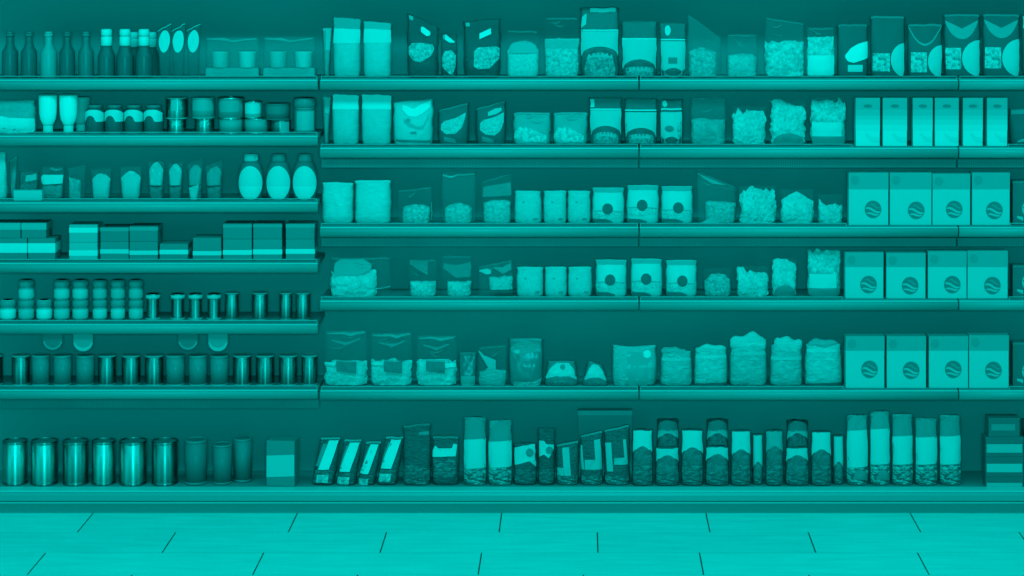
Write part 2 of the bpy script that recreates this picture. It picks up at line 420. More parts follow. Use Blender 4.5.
# plinth
def plinth():
    zb = ZS['B']; r = bpy.data.objects.new('display_plinth', None); C.objects.link(r); r.location = ((XL+XR)/2, 0, 0)
    tag(r, 'long pale plinth along the floor carrying the bottom row of goods', 'plinth')
    L = (XR-XL)/2
    v, f = boxvf(-L, L, -.01, WALLY, zb-.02, zb-.0005, .001); mesh('deck', v, f, deck_m, r); v, f = boxvf(-L, L, -.085, -.0105, zb-.02, zb, .002); mesh('front_ledge', v, f, flat(.72, .4, .3), r)
    pf = [(-.085, zb-.004), (-.09, zb-.006), (-.094, zb-.02), (-.094, zb-.044), (-.085, zb-.048), (-.07, zb-.048), (-.07, zb-.02)]
    V = [(x, y, z) for x in (-L, L) for y, z in pf]; n = len(pf)
    mesh('front_rail', V, [(i, i+n, (i+1) % n+n, (i+1) % n) for i in range(n)]+[tuple(range(n)), tuple(range(2*n-1, n-1, -1))], flat(.36, .35, .3), r)
    v, f = boxvf(-L, L, -.099, -.08, zb-.056, zb-.048, .002); mesh('trim_strip', v, f, flat(.5, .35, .3), r)
    v, f = boxvf(-L, L, -.07, -.05, 0, zb-.02); mesh('kick_plate', v, f, flat(.32, .5, .3), r)
plinth()
# slotted uprights at the joints between bays
for px, w in ((319.3, 'left and middle bays'), (639, 'middle and right bays'), (958, 'right and far right bays')):
    o = mesh('shelf_upright', *boxvf(-.012, .012, WALLY-.028, WALLY, ZS['B'], wz(-20, .4)), under_m)
    o.location = (wx(px, .4), 0, 0)
    # the decks are notched round it: keep it flush inside the wall line
    o.location.y = .03; tag(o, 'dark slotted steel upright behind the joint of %s' % w, 'upright', 'shelf uprights')

# ================================================================== LEFT BAY, top shelf
BOT = [(.98, 0), (1, .03), (1, .53), (.95, .57), (.62, .66), (.48, .73), (.45, .82), (.45, 1)]
def neck_bottle(i, n, x0, x1, yt, t, what):
    s = Round('bottle', '%s, left bay top shelf' % what, 'bottle', 'L1', x0, x1, yt, BOT, group='bare-necked bottles on the left top shelf')
    s.body('glass', gloss(t, .12), 0, .9); s.ring('neck_ring', [(.5, .9), (.54, .91), (.54, .94), (.5, .95)], gloss(t+.12, .2)); s.ring('cap', [(.47, .95), (.47, .995), (.4, 1)], gloss(t+.1, .2))
for i, (a, b, t, w) in enumerate([(2, 18, .0, 'dark bare-necked glass bottle nearest the left frame edge'), (21, 37, .0, 'dark bare-necked glass bottle just left of the pale one'), (40.5, 57, .36, 'pale bare-necked bottle in the middle of dark ones'), (59.5, 75, -.02, 'very dark glass bottle just right of the pale one'), (78.5, 93.5, .1, 'greyish dark bottle beside the white caps')]):
    neck_bottle(i, 5, a, b, 31.5, t, w)
CAPB = [(.98, 0), (1, .03), (1, .42), (.95, .47), (.66, .6), (.6, .66), (.58, .72), (.58, .98), (.5, 1)]
for i, (c, Y, w) in enumerate([(106.5, .06, 'leftmost'), (125, .06, 'middle of front three'), (133, .17, 'peeking from behind the middle one'), (144, .06, 'rightmost of front three'), (151, .17, 'peeking from behind the rightmost')]):
    rear = Y > .1
    s = Round('bottle', 'dark bottle with white cap, %s, left bay top shelf' % w, 'bottle', 'L1', c-8.5, c+8.5, 32 if rear else 29, CAPB, Y=Y, group='white-capped bottles')
    s.body('glass', gloss(-.01, .12), 0, .66)
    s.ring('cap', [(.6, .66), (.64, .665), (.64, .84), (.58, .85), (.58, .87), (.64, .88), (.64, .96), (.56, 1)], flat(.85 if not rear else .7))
    s.ring('cap_groove', [(.6, .845), (.6, .875)], flat(.5))
for i, c in enumerate((164.5, 178.5, 193.5)):
    s = Bag('slim_sachet', 'slim standing sachet with white upper half, %s of three beside white caps' % nth(i, 3), 'sachet', 'L1', c-6.8, c+6.8, 23, T=.035, wb=.8, wt=1.1, tilt=.06, group='slim white-topped sachets')
    s.body('wrapper', film(.45, .12)); s.patch('white_filling', disc(c, 40, 5.6, 12), flat(.74)); s.patch('seal', quad(c-6.5, 25, c+7, 26.2, -2.4), flat(.5))
for i, (a, b) in enumerate(((205, 261), (262.5, 317))):
    s = Bag('twin_pack', 'film-wrapped twin pack of pale cups, %s of two, left bay top shelf' % ('left' if i == 0 else 'right'), 'pack', 'L1', a, b, 37, T=.08, wr=.005, group='film-wrapped twin packs')
    s.body('wrapper', film(.2, .5)); m = (a+b)/2
    for q, cc in ((0, a+15.5), (1, b-13.5)):
        s2 = [(.62, 0), (.62, .02), (.85, .5), (.9, 1)]
        rr = 9.5*s.k; hh = 22*s.k
        s.part('cup', lathevf([(.8*rr, .009+hh*.35), (.85*rr, .010+hh*.4), (.95*rr, .008+hh*1.05), (rr, .008+hh*1.1)], 20, 1, (cc-s.xc)*s.k, 0), flat(.62 if q else .52))
    s.part('tray', boxvf(-s.hw*.95, s.hw*.95, -.03, .03, .001, .0095+.35*22*s.k, .004), flat(.38), False)
    s.patch('seal', poly([(a+2, 38), (m-6, 38.5), (m, 41), (b-4, 37.5)], [(a+2, 39), (m-6, 41), (m, 42.5), (b-4, 39)]), film(.6, .55))
# ---- second shelf
s = Bag('flour_bag', 'large pale soft bag cut by frame edge, left bay second shelf', 'bag', 'L2', -14, 37, 100, T=.09, wr=.006, flat_top=1.1)
s.body('wrapper', crinkle(.4, .5)); s.patch('pale_front', poly([(-14, 112), (12, 117), (37, 118)], [(-14, 136), (37, 136)]), crinkle(.8, .3))
SQ = [(.42, 0), (.42, .16), (.5, .2), (.62, .24), (.85, .36), (.94, .5), (1, .9), (1, .97), (.9, 1)]
for i, (c, Y, yt) in enumerate(((48, .065, 94), (68.5, .065, 94), (81, .16, 96.5))):
    s = Round('squeeze_bottle', ['white upside-down squeeze bottle beside the large pale bag', 'white upside-down squeeze bottle, second of the front pair', 'white upside-down squeeze bottle half hidden behind the dark jars'][i], 'bottle', 'L2', c-9.3, c+9.3, yt, SQ, Y=Y, sy=.75, group='white upside-down squeeze bottles')
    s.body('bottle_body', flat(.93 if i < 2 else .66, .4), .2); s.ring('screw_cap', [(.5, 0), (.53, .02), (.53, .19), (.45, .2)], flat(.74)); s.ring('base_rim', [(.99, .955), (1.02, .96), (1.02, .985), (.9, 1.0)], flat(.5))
JR = [(.92, 0), (1, .06), (1, .72), (.9, .82), (.7, .88), (.7, 1)]
for i, c in enumerate((95, 114.5, 134, 153.5)):
    s = Round('sauce_jar', 'dark round jar with white arched label, %s of four' % nth(i, 4), 'jar', 'L2', c-9.6, c+9.6, 104.5, JR, group='dark jars with white arched labels')
    s.body('glass', gloss(-.03, .15), 0, .88); s.ring('lid', [(.72, .88), (.76, .89), (.76, .985), (.7, 1)], flat(.12, .4)); s.ring('foot', [(.9, 0), (.97, .005), (.97, .09), (.9, .1)], flat(.52))
    s.patch('arched_label', [(c-9.2+18.4*k/18, 109+3.5*(abs(-1+k/9)**2.5), min(121, 121-(6.0*math.sqrt(max(0, 1-((k/18-.36)/.26)**2)) if abs(k/18-.36) < .26 else 0))) for k in range(19)], flat(.76))
def tin(name, label, cat, shelf, x0, x1, yt, body, rim, group, z0=None, Y=None, bands=(), lab=None, lidm=None):
    s = Round(name, label, cat, shelf, x0, x1, yt, [(.97, 0), (.97, 1)], z0=z0, Y=Y, group=group)
    s.body('can_body', body, .04, .96)
    s.ring('top_rim', [(.95, .94), (1, .95), (1.0, .995), (.95, 1), (.9, .992), (.88, .97)], rim); s.ring('bottom_rim', [(.95, 0), (1, .008), (1, .05), (.95, .06)], rim)
    s.ring('lid', [(.9, .972), (.88, .978), (.5, .974)], lidm or rim)
    if lab: s.ring('paper_label', [(.972, lab[0]), (.985, lab[0]+.005), (.985, lab[1]), (.972, lab[1]+.005)], lab[2])
    return s
cc = [(166, 188, 97, 118.5, .12, .5), (192, 215, 97, 118, .38, .45), (218, 244, 97, 118, .3, .6), (244.6, 262, 101, 118, .62, .75), (265, 290, 103, 119, .1, .16)]
lw = [(167, 186), (195, 214), (219, 243), (244.5, 268.5), (269.5, 291)]
for i, ((a, b, yt, ym, t, rt), (c, d)) in enumerate(zip(cc, lw)):
    lo = tin('tin_can', 'short can at bottom of its stack of two, %s stack of five' % nth(i, 5), 'can', 'L2', c, d, ym, metal(.75 if i < 4 else .4, .3) if i < 2 or i == 4 else flat(.36, .4), metal(.85, .25) if i < 4 else flat(.15), 'short cans stacked in pairs', Y=.09)
    if i == 4: lo.patch('pale_label', rect(282, 121, 289.5, 133), flat(.45))
    up = tin('tin_can', 'short can on top of its stack of two, %s stack of five' % nth(i, 5), 'can', 'L2', a, b, yt, metal(.7, .3) if i in (0,) else flat(t, .4), metal(.85, .25) if i in (2, 3) else flat(rt, .4), 'short cans stacked in pairs', z0=lo.z0+lo.h, Y=.09)
    up.patch('pale_label', [rect(173, 99, 179, 110), rect(194, 98.5, 213, 110), rect(222, 100, 240, 111), rect(246, 103, 260, 113), rect(270, 105, 286, 113)][i], flat([.5, .42, .36, .72, .14][i]))
s = Round('preserving_jar', 'pale squat jar with dim lid at right end, left bay second shelf', 'jar', 'L2', 293.5, 316, 97.5, [(.9, 0), (.95, .05), (.95, .62), (.8, .7), (.8, .74)], Y=.09)
s.body('glass', gloss(.18, .15)); s.ring('lid', [(.92, .74), (1, .76), (1, .93), (.92, 1)], flat(.22, .35)); s.patch('pale_label', rect(298, 110.5, 314, 129.5), flat(.48)); s.ring('band', [(.82, .68), (.9, .69), (.9, .73), (.8, .74)], flat(.3))
# ---- third shelf
s = Bag('paper_pouch', 'tall pale pouch cut by left frame edge, left bay third shelf', 'pouch', 'L3', -13, 8, 152, T=.05, wt=.8); s.body('wrapper', crinkle(.62, .4)); s.seal(flat(.5))
s = Bag('paper_pouch', 'thin dim upright pouch sliver beside the tall pale pouch', 'pouch', 'L3', 9.5, 17, 156, T=.025, wb=.6, wt=1.1, tilt=.05, Y=.12); s.body('wrapper', crinkle(.3, .4)); s.seal(flat(.42))
s = Box('small_carton', 'low pale carton at the shelf front, left bay third shelf', 'box', 'L3', 14.5, 43, 190, Y=.025, D=.04); s.body('carton', flat(.6)); s.part('lid_flap', boxvf(-s.hw*.98, s.hw*.98, -.018, .018, s.h, s.h+.0012), flat(.5), False)
s = Bag('snack_bag', 'dark bag with small pale tag behind the low pale carton', 'bag', 'L3', 19, 39, 171, Y=.12, T=.05); s.body('wrapper', film(.5, .2)); s.patch('tag', quad(26, 175.5, 37, 181.5, -2), flat(.5)); s.contents(bits(.1, .3), 184)
s = Bag('snack_bag', 'small bag with wide pale label band and crinkled top', 'bag', 'L3', 40.5, 65, 165.5, Y=.1, T=.055, wb=.9); s.body('wrapper', film(.35, .3)); s.contents(bits(.25, .45, 90), 184, rag=.003); s.patch('label', poly([(40.5, 177), (43, 174.5), (64, 174.5)], [(40.5, 180), (43, 184), (64, 183)]), flat(.72)); s.patch('seal', poly([(50, 167), (56, 169), (62, 168)], [(50, 169), (56, 171), (62, 169.5)]), film(.6, .5))
s = Bag('snack_bag', 'dim clear bag with small pale lump at bottom, left bay third shelf', 'bag', 'L3', 67.5, 86, 164, T=.05, tilt=.06); s.body('wrapper', film(.3, .35)); s.contents(bits(.25, .6, 80), 178, 69, 81, slope=-.3)
dd = [(91, 111.5, 173, .64, 'boxy pale lump, plainest'), (120, 142, 171, .66, 'rounded pale lump with bright middle'), (148, 164.5, 160, .6, 'tall pale oval lump'), (168, 183, 162, .58, 'narrow pale oval lump'), (187.5, 203, 156, .36, 'dim lump and pointed top'), (205, 223, 158, .32, 'dim lump, last before the oval-labelled bottles')]
for i, (a, b, yt, t, w) in enumerate(dd):
    s = Bag('dried_food_bag', 'small soft bag with %s, left bay third shelf' % w, 'bag', 'L3', a, b, yt-(5 if i < 2 else 0), T=.055, tilt=.1 if i > 3 else .02, wb=.85, wt=1.05, group='small soft bags on the left third shelf')
    s.body('wrapper', film(.28, .35))
    if i < 2: s.contents(crinkle(t, .3, 30), yt, rag=.0015, crown=.25)
    else: s.contents(crinkle(t, .3, 30), yt+(1 if i < 4 else 6), a+1, b-1, rag=.0015, yb=185, crown=.4); s.contents(bits(.05, .25, 90), 186, rag=.002, name='dark_contents')
s = Bag('sachet', 'tiny pale sachet leaning at the shelf front before the dim bags', 'sachet', 'L3', 188.5, 199, 185, Y=.022, T=.018, wb=.7, tilt=.1); s.body('wrapper', crinkle(.48, .5)); s.seal(flat(.55))
OV = [(.7, 0), (.82, .04), (.98, .25), (1, .42), (.93, .6), (.72, .78), (.5, .85), (.48, 1)]
for i, c in enumerate((251, 278.7, 305)):
    s = Round('lotion_bottle', ['dark bottle with big oval white label and pale cap', 'dark bottle with oval white label, middle of three', 'dark bottle with oval white label, rightmost of three'][i], 'bottle', 'L3', c-12.8, c+12.8, 153.5, OV, sy=.6, group='oval-labelled bottles')
    s.body('bottle_body', gloss(.05, .25), 0, .84); s.ring('cap', [(.5, .83), (.54, .84), (.54, .985), (.48, 1)], flat(.55 if i == 0 else .2, .4))
    if i == 0: s.part('nozzle', boxvf(.010, .034, -.012, .012, s.h*.85, s.h*.98, .003), flat(.5), False)
    s.patch('oval_label', disc(c, 182.5, 11.6, 17.2), flat(.70)); s.patch('label_lower_half', [q for q in [(x, 185.5, y1) for x, y0, y1 in disc(c, 182.5, 11.4, 17)] if q[2] > 185.6], flat(.80), lift=.0022)
# ---- fourth shelf: flat cartons in stacks
def carton(label, x0, x1, yt, t, band, bt, z0=None, Y=None, shelf='L4', lid=None):
    s = Box('flat_carton', label, 'box', shelf, x0, x1, yt, z0=z0, D=.11, Y=Y, group='flat cartons on the left fourth shelf')
    s.body('carton', flat(t)); s.wrap('label_band', band[0], band[1], flat(bt))
    if lid: s.wrap('lid_edge', lid[0], lid[1], flat(lid[2]), .0004)
    return s
def pair(pos, a, b, yt, ym, t1, band1, bt1, t2, band2, bt2, a2=None, b2=None):
    lo = carton('flat carton at bottom of stack, %s' % pos, a2 if a2 is not None else a, b2 if b2 is not None else b, ym, t2, band2, bt2)
    carton('flat carton on top of stack, %s' % pos, a, b, yt, t1, band1, bt1, z0=lo.z0+lo.h)
pair('first stack from left', -4, 23.5, 221, 236.5, .18, (221.5, 228), .46, .2, (241.5, 251), .82, 2.5, 30)
pair('second stack from left beside the gap', 24.5, 49, 221, 236.5, .18, (221.5, 228), .46, .2, (241.5, 251), .82, 31, 58)
pair('third stack from left, brightest bands', 72, 100, 223, 241, .45, (226, 231), .82, .5, (248.5, 254), .84)
pair('fourth stack from left', 103, 131, 225.5, 240, .16, (226, 229.5), .32, .22, (247.5, 251.8), .7)
pair('fifth stack from left', 132, 160, 224.5, 240, .17, (225.5, 229), .34, .2, (248.8, 253), .72)
carton('single flat carton, shortest on the shelf', 162, 190, 242, .2, (248, 252.5), .78)
carton('single flat carton right of the shortest one', 195, 223, 236, .2, (249.3, 253.5), .74)
pair('third stack from right', 225, 253.5, 222, 237.5, .2, (223, 226), .32, .24, (248.3, 253), .8)
pair('second stack from right', 255, 283.5, 222, 237.5, .19, (222.8, 225.5), .32, .25, (247.6, 252.6), .8)
pair('rightmost stack of flat cartons', 287.5, 316, 222, 237.5, .2, (222.5, 226), .34, .24, (247.2, 252), .8)
# ---- fifth shelf: small jars, lidded tubs and slim cans
JT = [(.8, 0), (.95, .1), (.95, .5), (.8, .64)]
def smalljar(label, c, w, yt, bright, z0=None):
    s = Round('small_jar', label, 'jar', 'L5', c-w/2, c+w/2, yt, JT, z0=z0, Y=.075, group='small stacked jars')
    s.body('glass', gloss(bright*.7, .2)); s.ring('lid', [(.9, .66), (1, .68), (1, .9), (.94, .97), (.6, 1)], flat(.3, .4)); s.ring('label_band', [(.955, .1), (.985, .12), (.985, .52), (.955, .54)], flat(bright)); s.ring('lid_rim', [(.98, .67), (1.02, .68), (1.02, .73), (.98, .74)], flat(.2))
    return s
jc = [(8, 16.5, .86, 0), (26.5, 16, .55, 1), (44.5, 16, .86, 0), (62, 16, .58, 1), (80.5, 16, .62, 1), (100, 14.5, .68, 1), (118, 14.5, .68, 1), (136, 14.5, .58, 1)]
for i, (c, w, b, up) in enumerate(jc):
    lo = smalljar('small jar in the lower row, %s%s' % (nth(i, 8), ', no jar on top' if not up else ', another on top'), c, w, 299.5, b)
    if up:
        u = smalljar('small jar standing on another, %s column from left' % ['', 'second', '', 'fourth', 'fifth', 'sixth', 'seventh', 'eighth'][i], c, w, 279.5, .6 if i < 5 else .45, z0=lo.z0+lo.h)
TB = [(.8, 0), (.8, .05), (.74, .08), (.74, .82), (.8, .86)]
for i, c in enumerate((153, 177.8, 195.5, 214)):
    s = Round('lidded_tub', 'dark slim tub with pale flat lid, %s of four' % nth(i, 4), 'tub', 'L5', c-8, c+8, 293.5, TB, Y=.075, group='slim tubs with pale lids')
    s.body('tub_body', metal(.55, .22)); s.ring('lid', [(.8, .82), (.9, .84), (.9, .95), (.6, 1)], flat(.6, .4)); s.ring('foot', [(.8, 0), (.92, .01), (.92, .06), (.8, .08)], flat(.4, .4))
for i, (c, w) in enumerate(((232, 14), (260, 16), (286, 13), (303, 15))):
    tin('slim_can', 'dark slim can with shiny side, %s of four at shelf end' % nth(i, 4), 'can', 'L5', c-w/2, c+w/2, 292, metal(.6, .25), flat(.3, .3), 'slim shiny cans', Y=.075)
# ---- sixth shelf: tall dark cans, and round tags hanging from the shelf above
tc_ = [(-16, 3), (12, 30), (32, 50), (53.5, 72), (76, 94.5), (98, 116), (122, 140.5), (145, 163.5), (166, 185), (188.5, 207.5), (210, 228.5), (233, 251.5), (256, 274.5), (279, 297.5), (301.5, 317.5)]
for i, (a, b) in enumerate(tc_):
    dull = i in (2, 3, 4, 8, 9, 10)
    tin('tall_can', 'tall %s can, %s on left bay sixth shelf' % ('dull dark' if dull else 'shiny dark', nth(i, 15)), 'can', 'L6', a, b, 354.5, flat(.2, .35) if dull else metal(.52, .2), flat(.34, .3), 'tall dark cans', Y=.075)
for i, (c, pale) in enumerate(((52, 0), (82.5, 1), (187.5, 0), (217.5, 1))):
    zt = ZS['L5']-.023; r = bpy.data.objects.new('shelf_tag', None); C.objects.link(r); r.location = (wx(c), .012, zt)
    tag(r, '%s round tag hanging under left fifth shelf, %s of its two' % ('pale' if pale else 'dim ring-edged', 'left' if c < 150 else 'right'), 'tag', 'round tags under the left fifth shelf')
    R = 9.8*S0; zc = wz(340.5+1.5*pale)-zt
    pts = [(R*math.sin(a), zc-R*math.cos(a)) for a in [(-100+200*k/24)*PI/180 for k in range(25)]]
    pts = [(-R, -.001)]+pts+[(R, -.001)]
    def slab(p, y0, y1):
        n = len(p); return [(x, y, z) for y in (y0, y1) for x, z in p], [tuple(range(n)), tuple(range(2*n-1, n-1, -1))]+[(i, i+n, (i+1) % n+n, (i+1) % n) for i in range(n)]
    mesh('tag_card', *slab(pts, 0, .003), flat(.3 if pale else .1), r)
    rimo = [(R*math.sin(a), zc-R*math.cos(a)) for a in [(-80+160*k/20)*PI/180 for k in range(21)]]
    rimi = [(R*.8*math.sin(a), zc-R*(.62 if pale else .8)*math.cos(a)) for a in [(80-160*k/20)*PI/180 for k in range(21)]]
    V = [(x, -.001, z) for x, z in rimo]+[(x, -.001, z) for x, z in reversed(rimi)]
    mesh('tag_edge', V, [(k, k+1, k+22, k+21) for k in range(20)], flat(.5 if pale else .3), r)
# ---- bottom row, left
bc = [(3, 27.5, .95), (31, 58, .9), (63, 88.5, .62), (92, 115.5, .95), (119.5, 147, .9), (152, 178, .62)]
for i, (a, b, t) in enumerate(bc):
    tin('large_can', 'large shiny can on the bottom deck, %s of six' % nth(i, 6), 'can', 'B', a, b, 440, metal(t, .24), metal(.45, .3), 'large shiny cans', Y=.1, lidm=flat(.12, .4))
for i, (a, b, yt, Y) in enumerate(((185, 207, 439, .1), (213, 232, 443.5, .1), (233.5, 252, 437.5, .14))):
    tin('large_can', ['large dark can beside the shiny ones, bottom deck', 'large dark can, lowest of the three dark ones', 'large dark can set back beside the half-pale box'][i], 'can', 'B', a, b, yt, gloss(.12+.02*i, .2), flat(.22, .3), 'large dark cans', Y=Y, lidm=flat(.1))
s = Box('food_box', 'dark square box with pale lower half, bottom deck, left bay', 'box', 'B', 268.5, 297, 438.5, Y=.08, D=.09, rz=-.1)
s.body('carton', flat(.22)); s.patch('pale_panel', quad(269, 453.5, 296.5, 475, -1.6), flat(.62)); s.part('side_label', boxvf(-s.hw-.001, -s.hw-.0002, -.03, .03, .03, .12), flat(.3), False)
# ================================================================== MIDDLE BAY
def tallpack(label, shelf, x0, x1, yt, wy0, wy1, t, tt, wt=.73, rag=3, group=None, Y=.075):
    s = Bag('tall_pack', label, 'pack', shelf, x0, x1, yt, Y=Y, T=.06, wb=.95, wr=.003, flat_top=1.05, tilt=-.02, group=group)
    s.body('wrapper', crinkle(t, .35, 30)); 
    if tt is not None: s.patch('dim_top', rect(x0+1, yt+.5, x1-1, wy0), flat(tt))
    s.patch('white_header', quad(x0+.5, wy0, x1-.5, wy1, -.5), flat(wt)); return s
s = Bag('slim_pack', 'narrow pale pack standing edge-on at the bay joint, middle top shelf', 'pack', 'R1', 322.6, 332, 28, T=.05, Y=.1, wb=.55, wt=1); s.body('wrapper', crinkle(.3, .4)); s.patch('pale_stripe', rect(326, 29, 331, 50), flat(.52)); s.seal(flat(.5))
tallpack('tall pale pack with dim top and white header, left of its pair, middle top shelf', 'R1', 333, 361, 17, 28, 43, .55, .34, group='tall white-headed packs')
tallpack('tall pale pack with white header, right of its pair, middle top shelf', 'R1', 363, 392, 21, 28.5, 42.5, .58, .42, group='tall white-headed packs')
def nutbag(label, x0, x1, yt, lab, nuts, shelf='R1', **kw):
    s = Bag('nut_bag', label, 'bag', shelf, x0, x1, yt, T=.055, group='dark nut bags', **kw); s.body('wrapper', film(.5, -.03)); s.contents(bits(-.02, .1, 90), (yt+2*s.yb)/3, rag=.003)
    s.patch('nut_window', nuts, bits(.15, .75, 150)); s.patch('price_label', lab, flat(.85), lift=.003); s.patch('seal', rect(x0+2, yt+1.5, x0+6, yt+6), flat(.45)); return s
nutbag('dark bag of mixed nuts with tilted white label, largest of three', 407, 439, 12, poly([(421, 23), (424, 22), (430.5, 26)], [(421, 29), (427, 33), (430.5, 31)]), poly([(408.5, 47), (412, 42.5), (422, 41.5), (434, 42.5), (434.6, 46)], [(408.5, 54), (413, 60), (421, 62), (432, 55), (434.6, 48)]), tilt=-.12, Y=.07)
nutbag('narrow dark nut bag with small slanted label, middle of three', 441, 457.5, 33, poly([(445, 35), (448, 36), (455, 41.5)], [(445, 40), (450, 42.5), (455, 42.5)]), poly([(442, 57), (445, 51), (452, 50), (456, 55)], [(442, 66), (450, 74), (453, 74), (456, 66)]))
nutbag('dark nut bag with bright tag, right of the narrow one', 463.5, 501, 18, quad(479.5, 32.5, 491.5, 38.5, -5), poly([(474, 51), (478, 47), (497, 46), (500, 48)], [(474, 66), (479, 69), (490, 68), (500, 58)]), tilt=.03)
def clear(label, shelf, x0, x1, yt, cy, c=(.35, .75), cx0=None, cx1=None, rag=.004, fa=.16, ft=.5, name='clear_bag', cat='bag', seal=None, scale=130, cyb=None, crown=0.0, slope=0.0, group=None, **kw):
    s = Bag(name, label, cat, shelf, x0, x1, yt, group=group, **kw); s.body('wrapper', film(fa, ft))
    s.contents(bits(c[0], c[1], scale), cy, cx0, cx1, rag, yb=cyb, crown=crown, slope=slope)
    if seal: s.patch('seal', seal, film(.7, .7))
    elif cy-yt > 9:
        rr = random.Random(label); t0, t1 = s.uv(0, yt), 0; lo = yt+max(0, s.tilt)*0; sl = -2*s.tilt*s.h/s.k*.75
        a, b = x0+2.5, x1-2.5; d = abs(s.tilt)*s.h/s.k
        s.patch('seal', [(a+(b-a)*i/10, yt+1.2, yt+2.1+.5*rr.random()) for i in range(11)], film(.55, .42))
        for q in range(2):
            xa = a+(b-a)*rr.uniform(.05, .5); L = (b-a)*rr.uniform(.2, .45); yy = yt+(cy-yt)*rr.uniform(.2, .65); dy = rr.uniform(-4, 5)
            s.patch('crease', [(xa+L*i/8, yy+dy*i/8+1.5*math.sin(i/8*PI), yy+dy*i/8+1.5*math.sin(i/8*PI)+.25+.9*math.sin(i/8*PI)) for i in range(9)], film(.5, .42))
    return s
clear('low clear bag of fine pale grain, slightly domed, middle top shelf', 'R1', 506, 540, 30, 46, (.55, .78), 507, 539, .002, fa=.05, crown=.12, scale=200).patch('dim_band', dome(509, 41, 537, 53, side=5), flat(.44))
s = clear('clear bag of pale mottled chips beside the domed grain bag', 'R1', 544, 580, 17, 39, (.35, .75), 544.5, 579.5, .0025, fa=.04); s.patch('film_band', rect(545, 38.5, 578, 48), film(.6, .6))
def whitelab(label, shelf, x0, x1, yt, line, wy, dy, seal=None, spot=None, **kw):
    s = Bag('coffee_bag', label, 'bag', shelf, x0, x1, yt, T=.065, wr=.003, flat_top=.98, group='white-labelled window bags', **kw)
    s.body('wrapper', film(.55, .2)); s.contents(bits(.0, .22, 110), wy, rag=.002, tk=.8)
    s.patch('white_label', arch(x0+1, wy, x1-1, dy+6, dy+6-wy-(dy-wy)*.8), flat(.6)); s.patch('line', rect(x0+1, line-.6, x1-1, line+.6), flat(.8))
    s.patch('window_frame', dome(x0+1.5, dy-2, x1-1.5, s.yb-1, side=8), flat(-.04), lift=.0025); s.patch('dark_window', dome(x0+4, dy+2, x1-4, s.yb-2, side=7), bits(.02, .5, 110), lift=.0035)
    m = (x0+x1)/2; s.patch('crumb_teeth', [(x0+6+(x1-x0-12)*q/24, dy+6-4*math.sqrt(max(0, 1-(q/12-1)**2))+(2.5 if q % 4 < 2 else 0), dy+9.5-3*math.sqrt(max(0, 1-(q/12-1)**2))) for q in range(25)], flat(.5), lift=.004); s.patch('window_tab', rect(m-5, dy-3, m+4, dy+2), flat(.02), lift=.0045)
    if seal: s.patch('seal', seal, flat(.62))
    if spot: s.patch('bright_spot', spot, flat(.75))
    return s
s = whitelab('tallest window bag with white label and bright top seal, middle top shelf', 'R1', 580, 619.5, 7, 30, 31, 50, seal=rect(590, 8, 616, 12)); s.patch('edge_fold', poly([(581, 17), (586, 13)], [(581, 28), (586, 24)]), flat(.6))
whitelab('window bag with white label astride the bay joint, top shelf', 'R1', 621, 657.5, 21, 38.5, 38.5, 64)
s = whitelab('small white-labelled bag with dark tag, right bay top shelf', 'R1', 659.5, 686.5, 23, 39.5, 41, 74, spot=disc(667.5, 30.5, 3, 5)); s.patch('dark_tag', rect(668, 57, 677, 63), flat(.15), lift=.004)
# ---- right bay, top shelf
clear('clear bag with pointed corner and tangled pale noodles, right top shelf', 'R1', 687, 722, 13, 46, (.3, .7), 689, 717, .004, tilt=-.2, fa=.26, crown=.2)
clear('small clear bag with pale crumbs and empty top, right top shelf', 'R1', 726, 758, 34, 53, (.4, .68), 727, 757, .003, crown=.15, scale=90)
clear('wide clear bag of large pale popcorn-like pieces, right top shelf', 'R1', 764, 805, 17, 41, (.4, .85), 765, 804, .008, tilt=-.05, scale=80)
s = clear('pale lumpy bag with bright lower label beside dark packs, top shelf', 'R1', 806, 835, 27, 37, (.45, .85), 806.5, 834, .006, scale=100); s.patch('white_label', rect(807, 55, 834, 75), flat(.84), lift=.002)
def darkpack(label, x0, x1, yt, shelf='R1', **kw):
    s = Bag('dark_pack', label, 'pack', shelf, x0, x1, yt, T=.055, wr=.002, flat_top=1.0, group='dark printed packs', **kw); s.body('wrapper', flat(-.01, .5, .2)); return s
s = darkpack('dark pack with white leaf shape and small white bar', 837, 868, 24); s.patch('leaf_print', poly([(844.5, 55), (850, 48), (858, 43.5), (867.5, 41)], [(844.5, 57), (847, 61), (853, 62.5), (867.5, 58)]), flat(.88)); s.patch('bar_print', rect(847, 64.5, 862, 71.5), flat(.72)); s.seal(flat(.14))
def halfpack(label, x0, x1, yt, sq, hf, cr=None, line=None):
    s = darkpack(label, x0, x1, yt); s.patch('food_window', rect(*sq), bits(.2, .85, 120)); s.patch('half_disc_print', half(*hf), flat(.68))
    if cr: s.patch('crescent_print', cup(*cr), flat(.36))
    s.seal(flat(.2)); return s
halfpack('dark pack with half disc and dim picture, left of four', 870, 905.5, 16, (872, 53, 889, 71), (890, 43, 904, 76))
s = halfpack('dark pack with half disc and thin curved line, second of four', 907, 942.5, 24, (910, 52, 926, 72), (927, 45, 941.5, 77)); s.patch('curved_line', [(x, y+1.5, y+3.5) for x, y in [(907.5+34*k/14, 24+18*(1-abs(-1+k/7)**2)) for k in range(15)]], flat(.36))
halfpack('dark pack with half disc and pale crescent, third of four', 943.5, 980.5, 14, (945, 47.5, 960, 69), (961, 40, 979.5, 76), (944, 20, 979, 39))
halfpack('dark pack with half disc and pale crescent, rightmost of four', 982, 1020.5, 14, (984, 47, 1000, 68), (1001, 39, 1019.5, 76), (983, 19.5, 1019, 38))
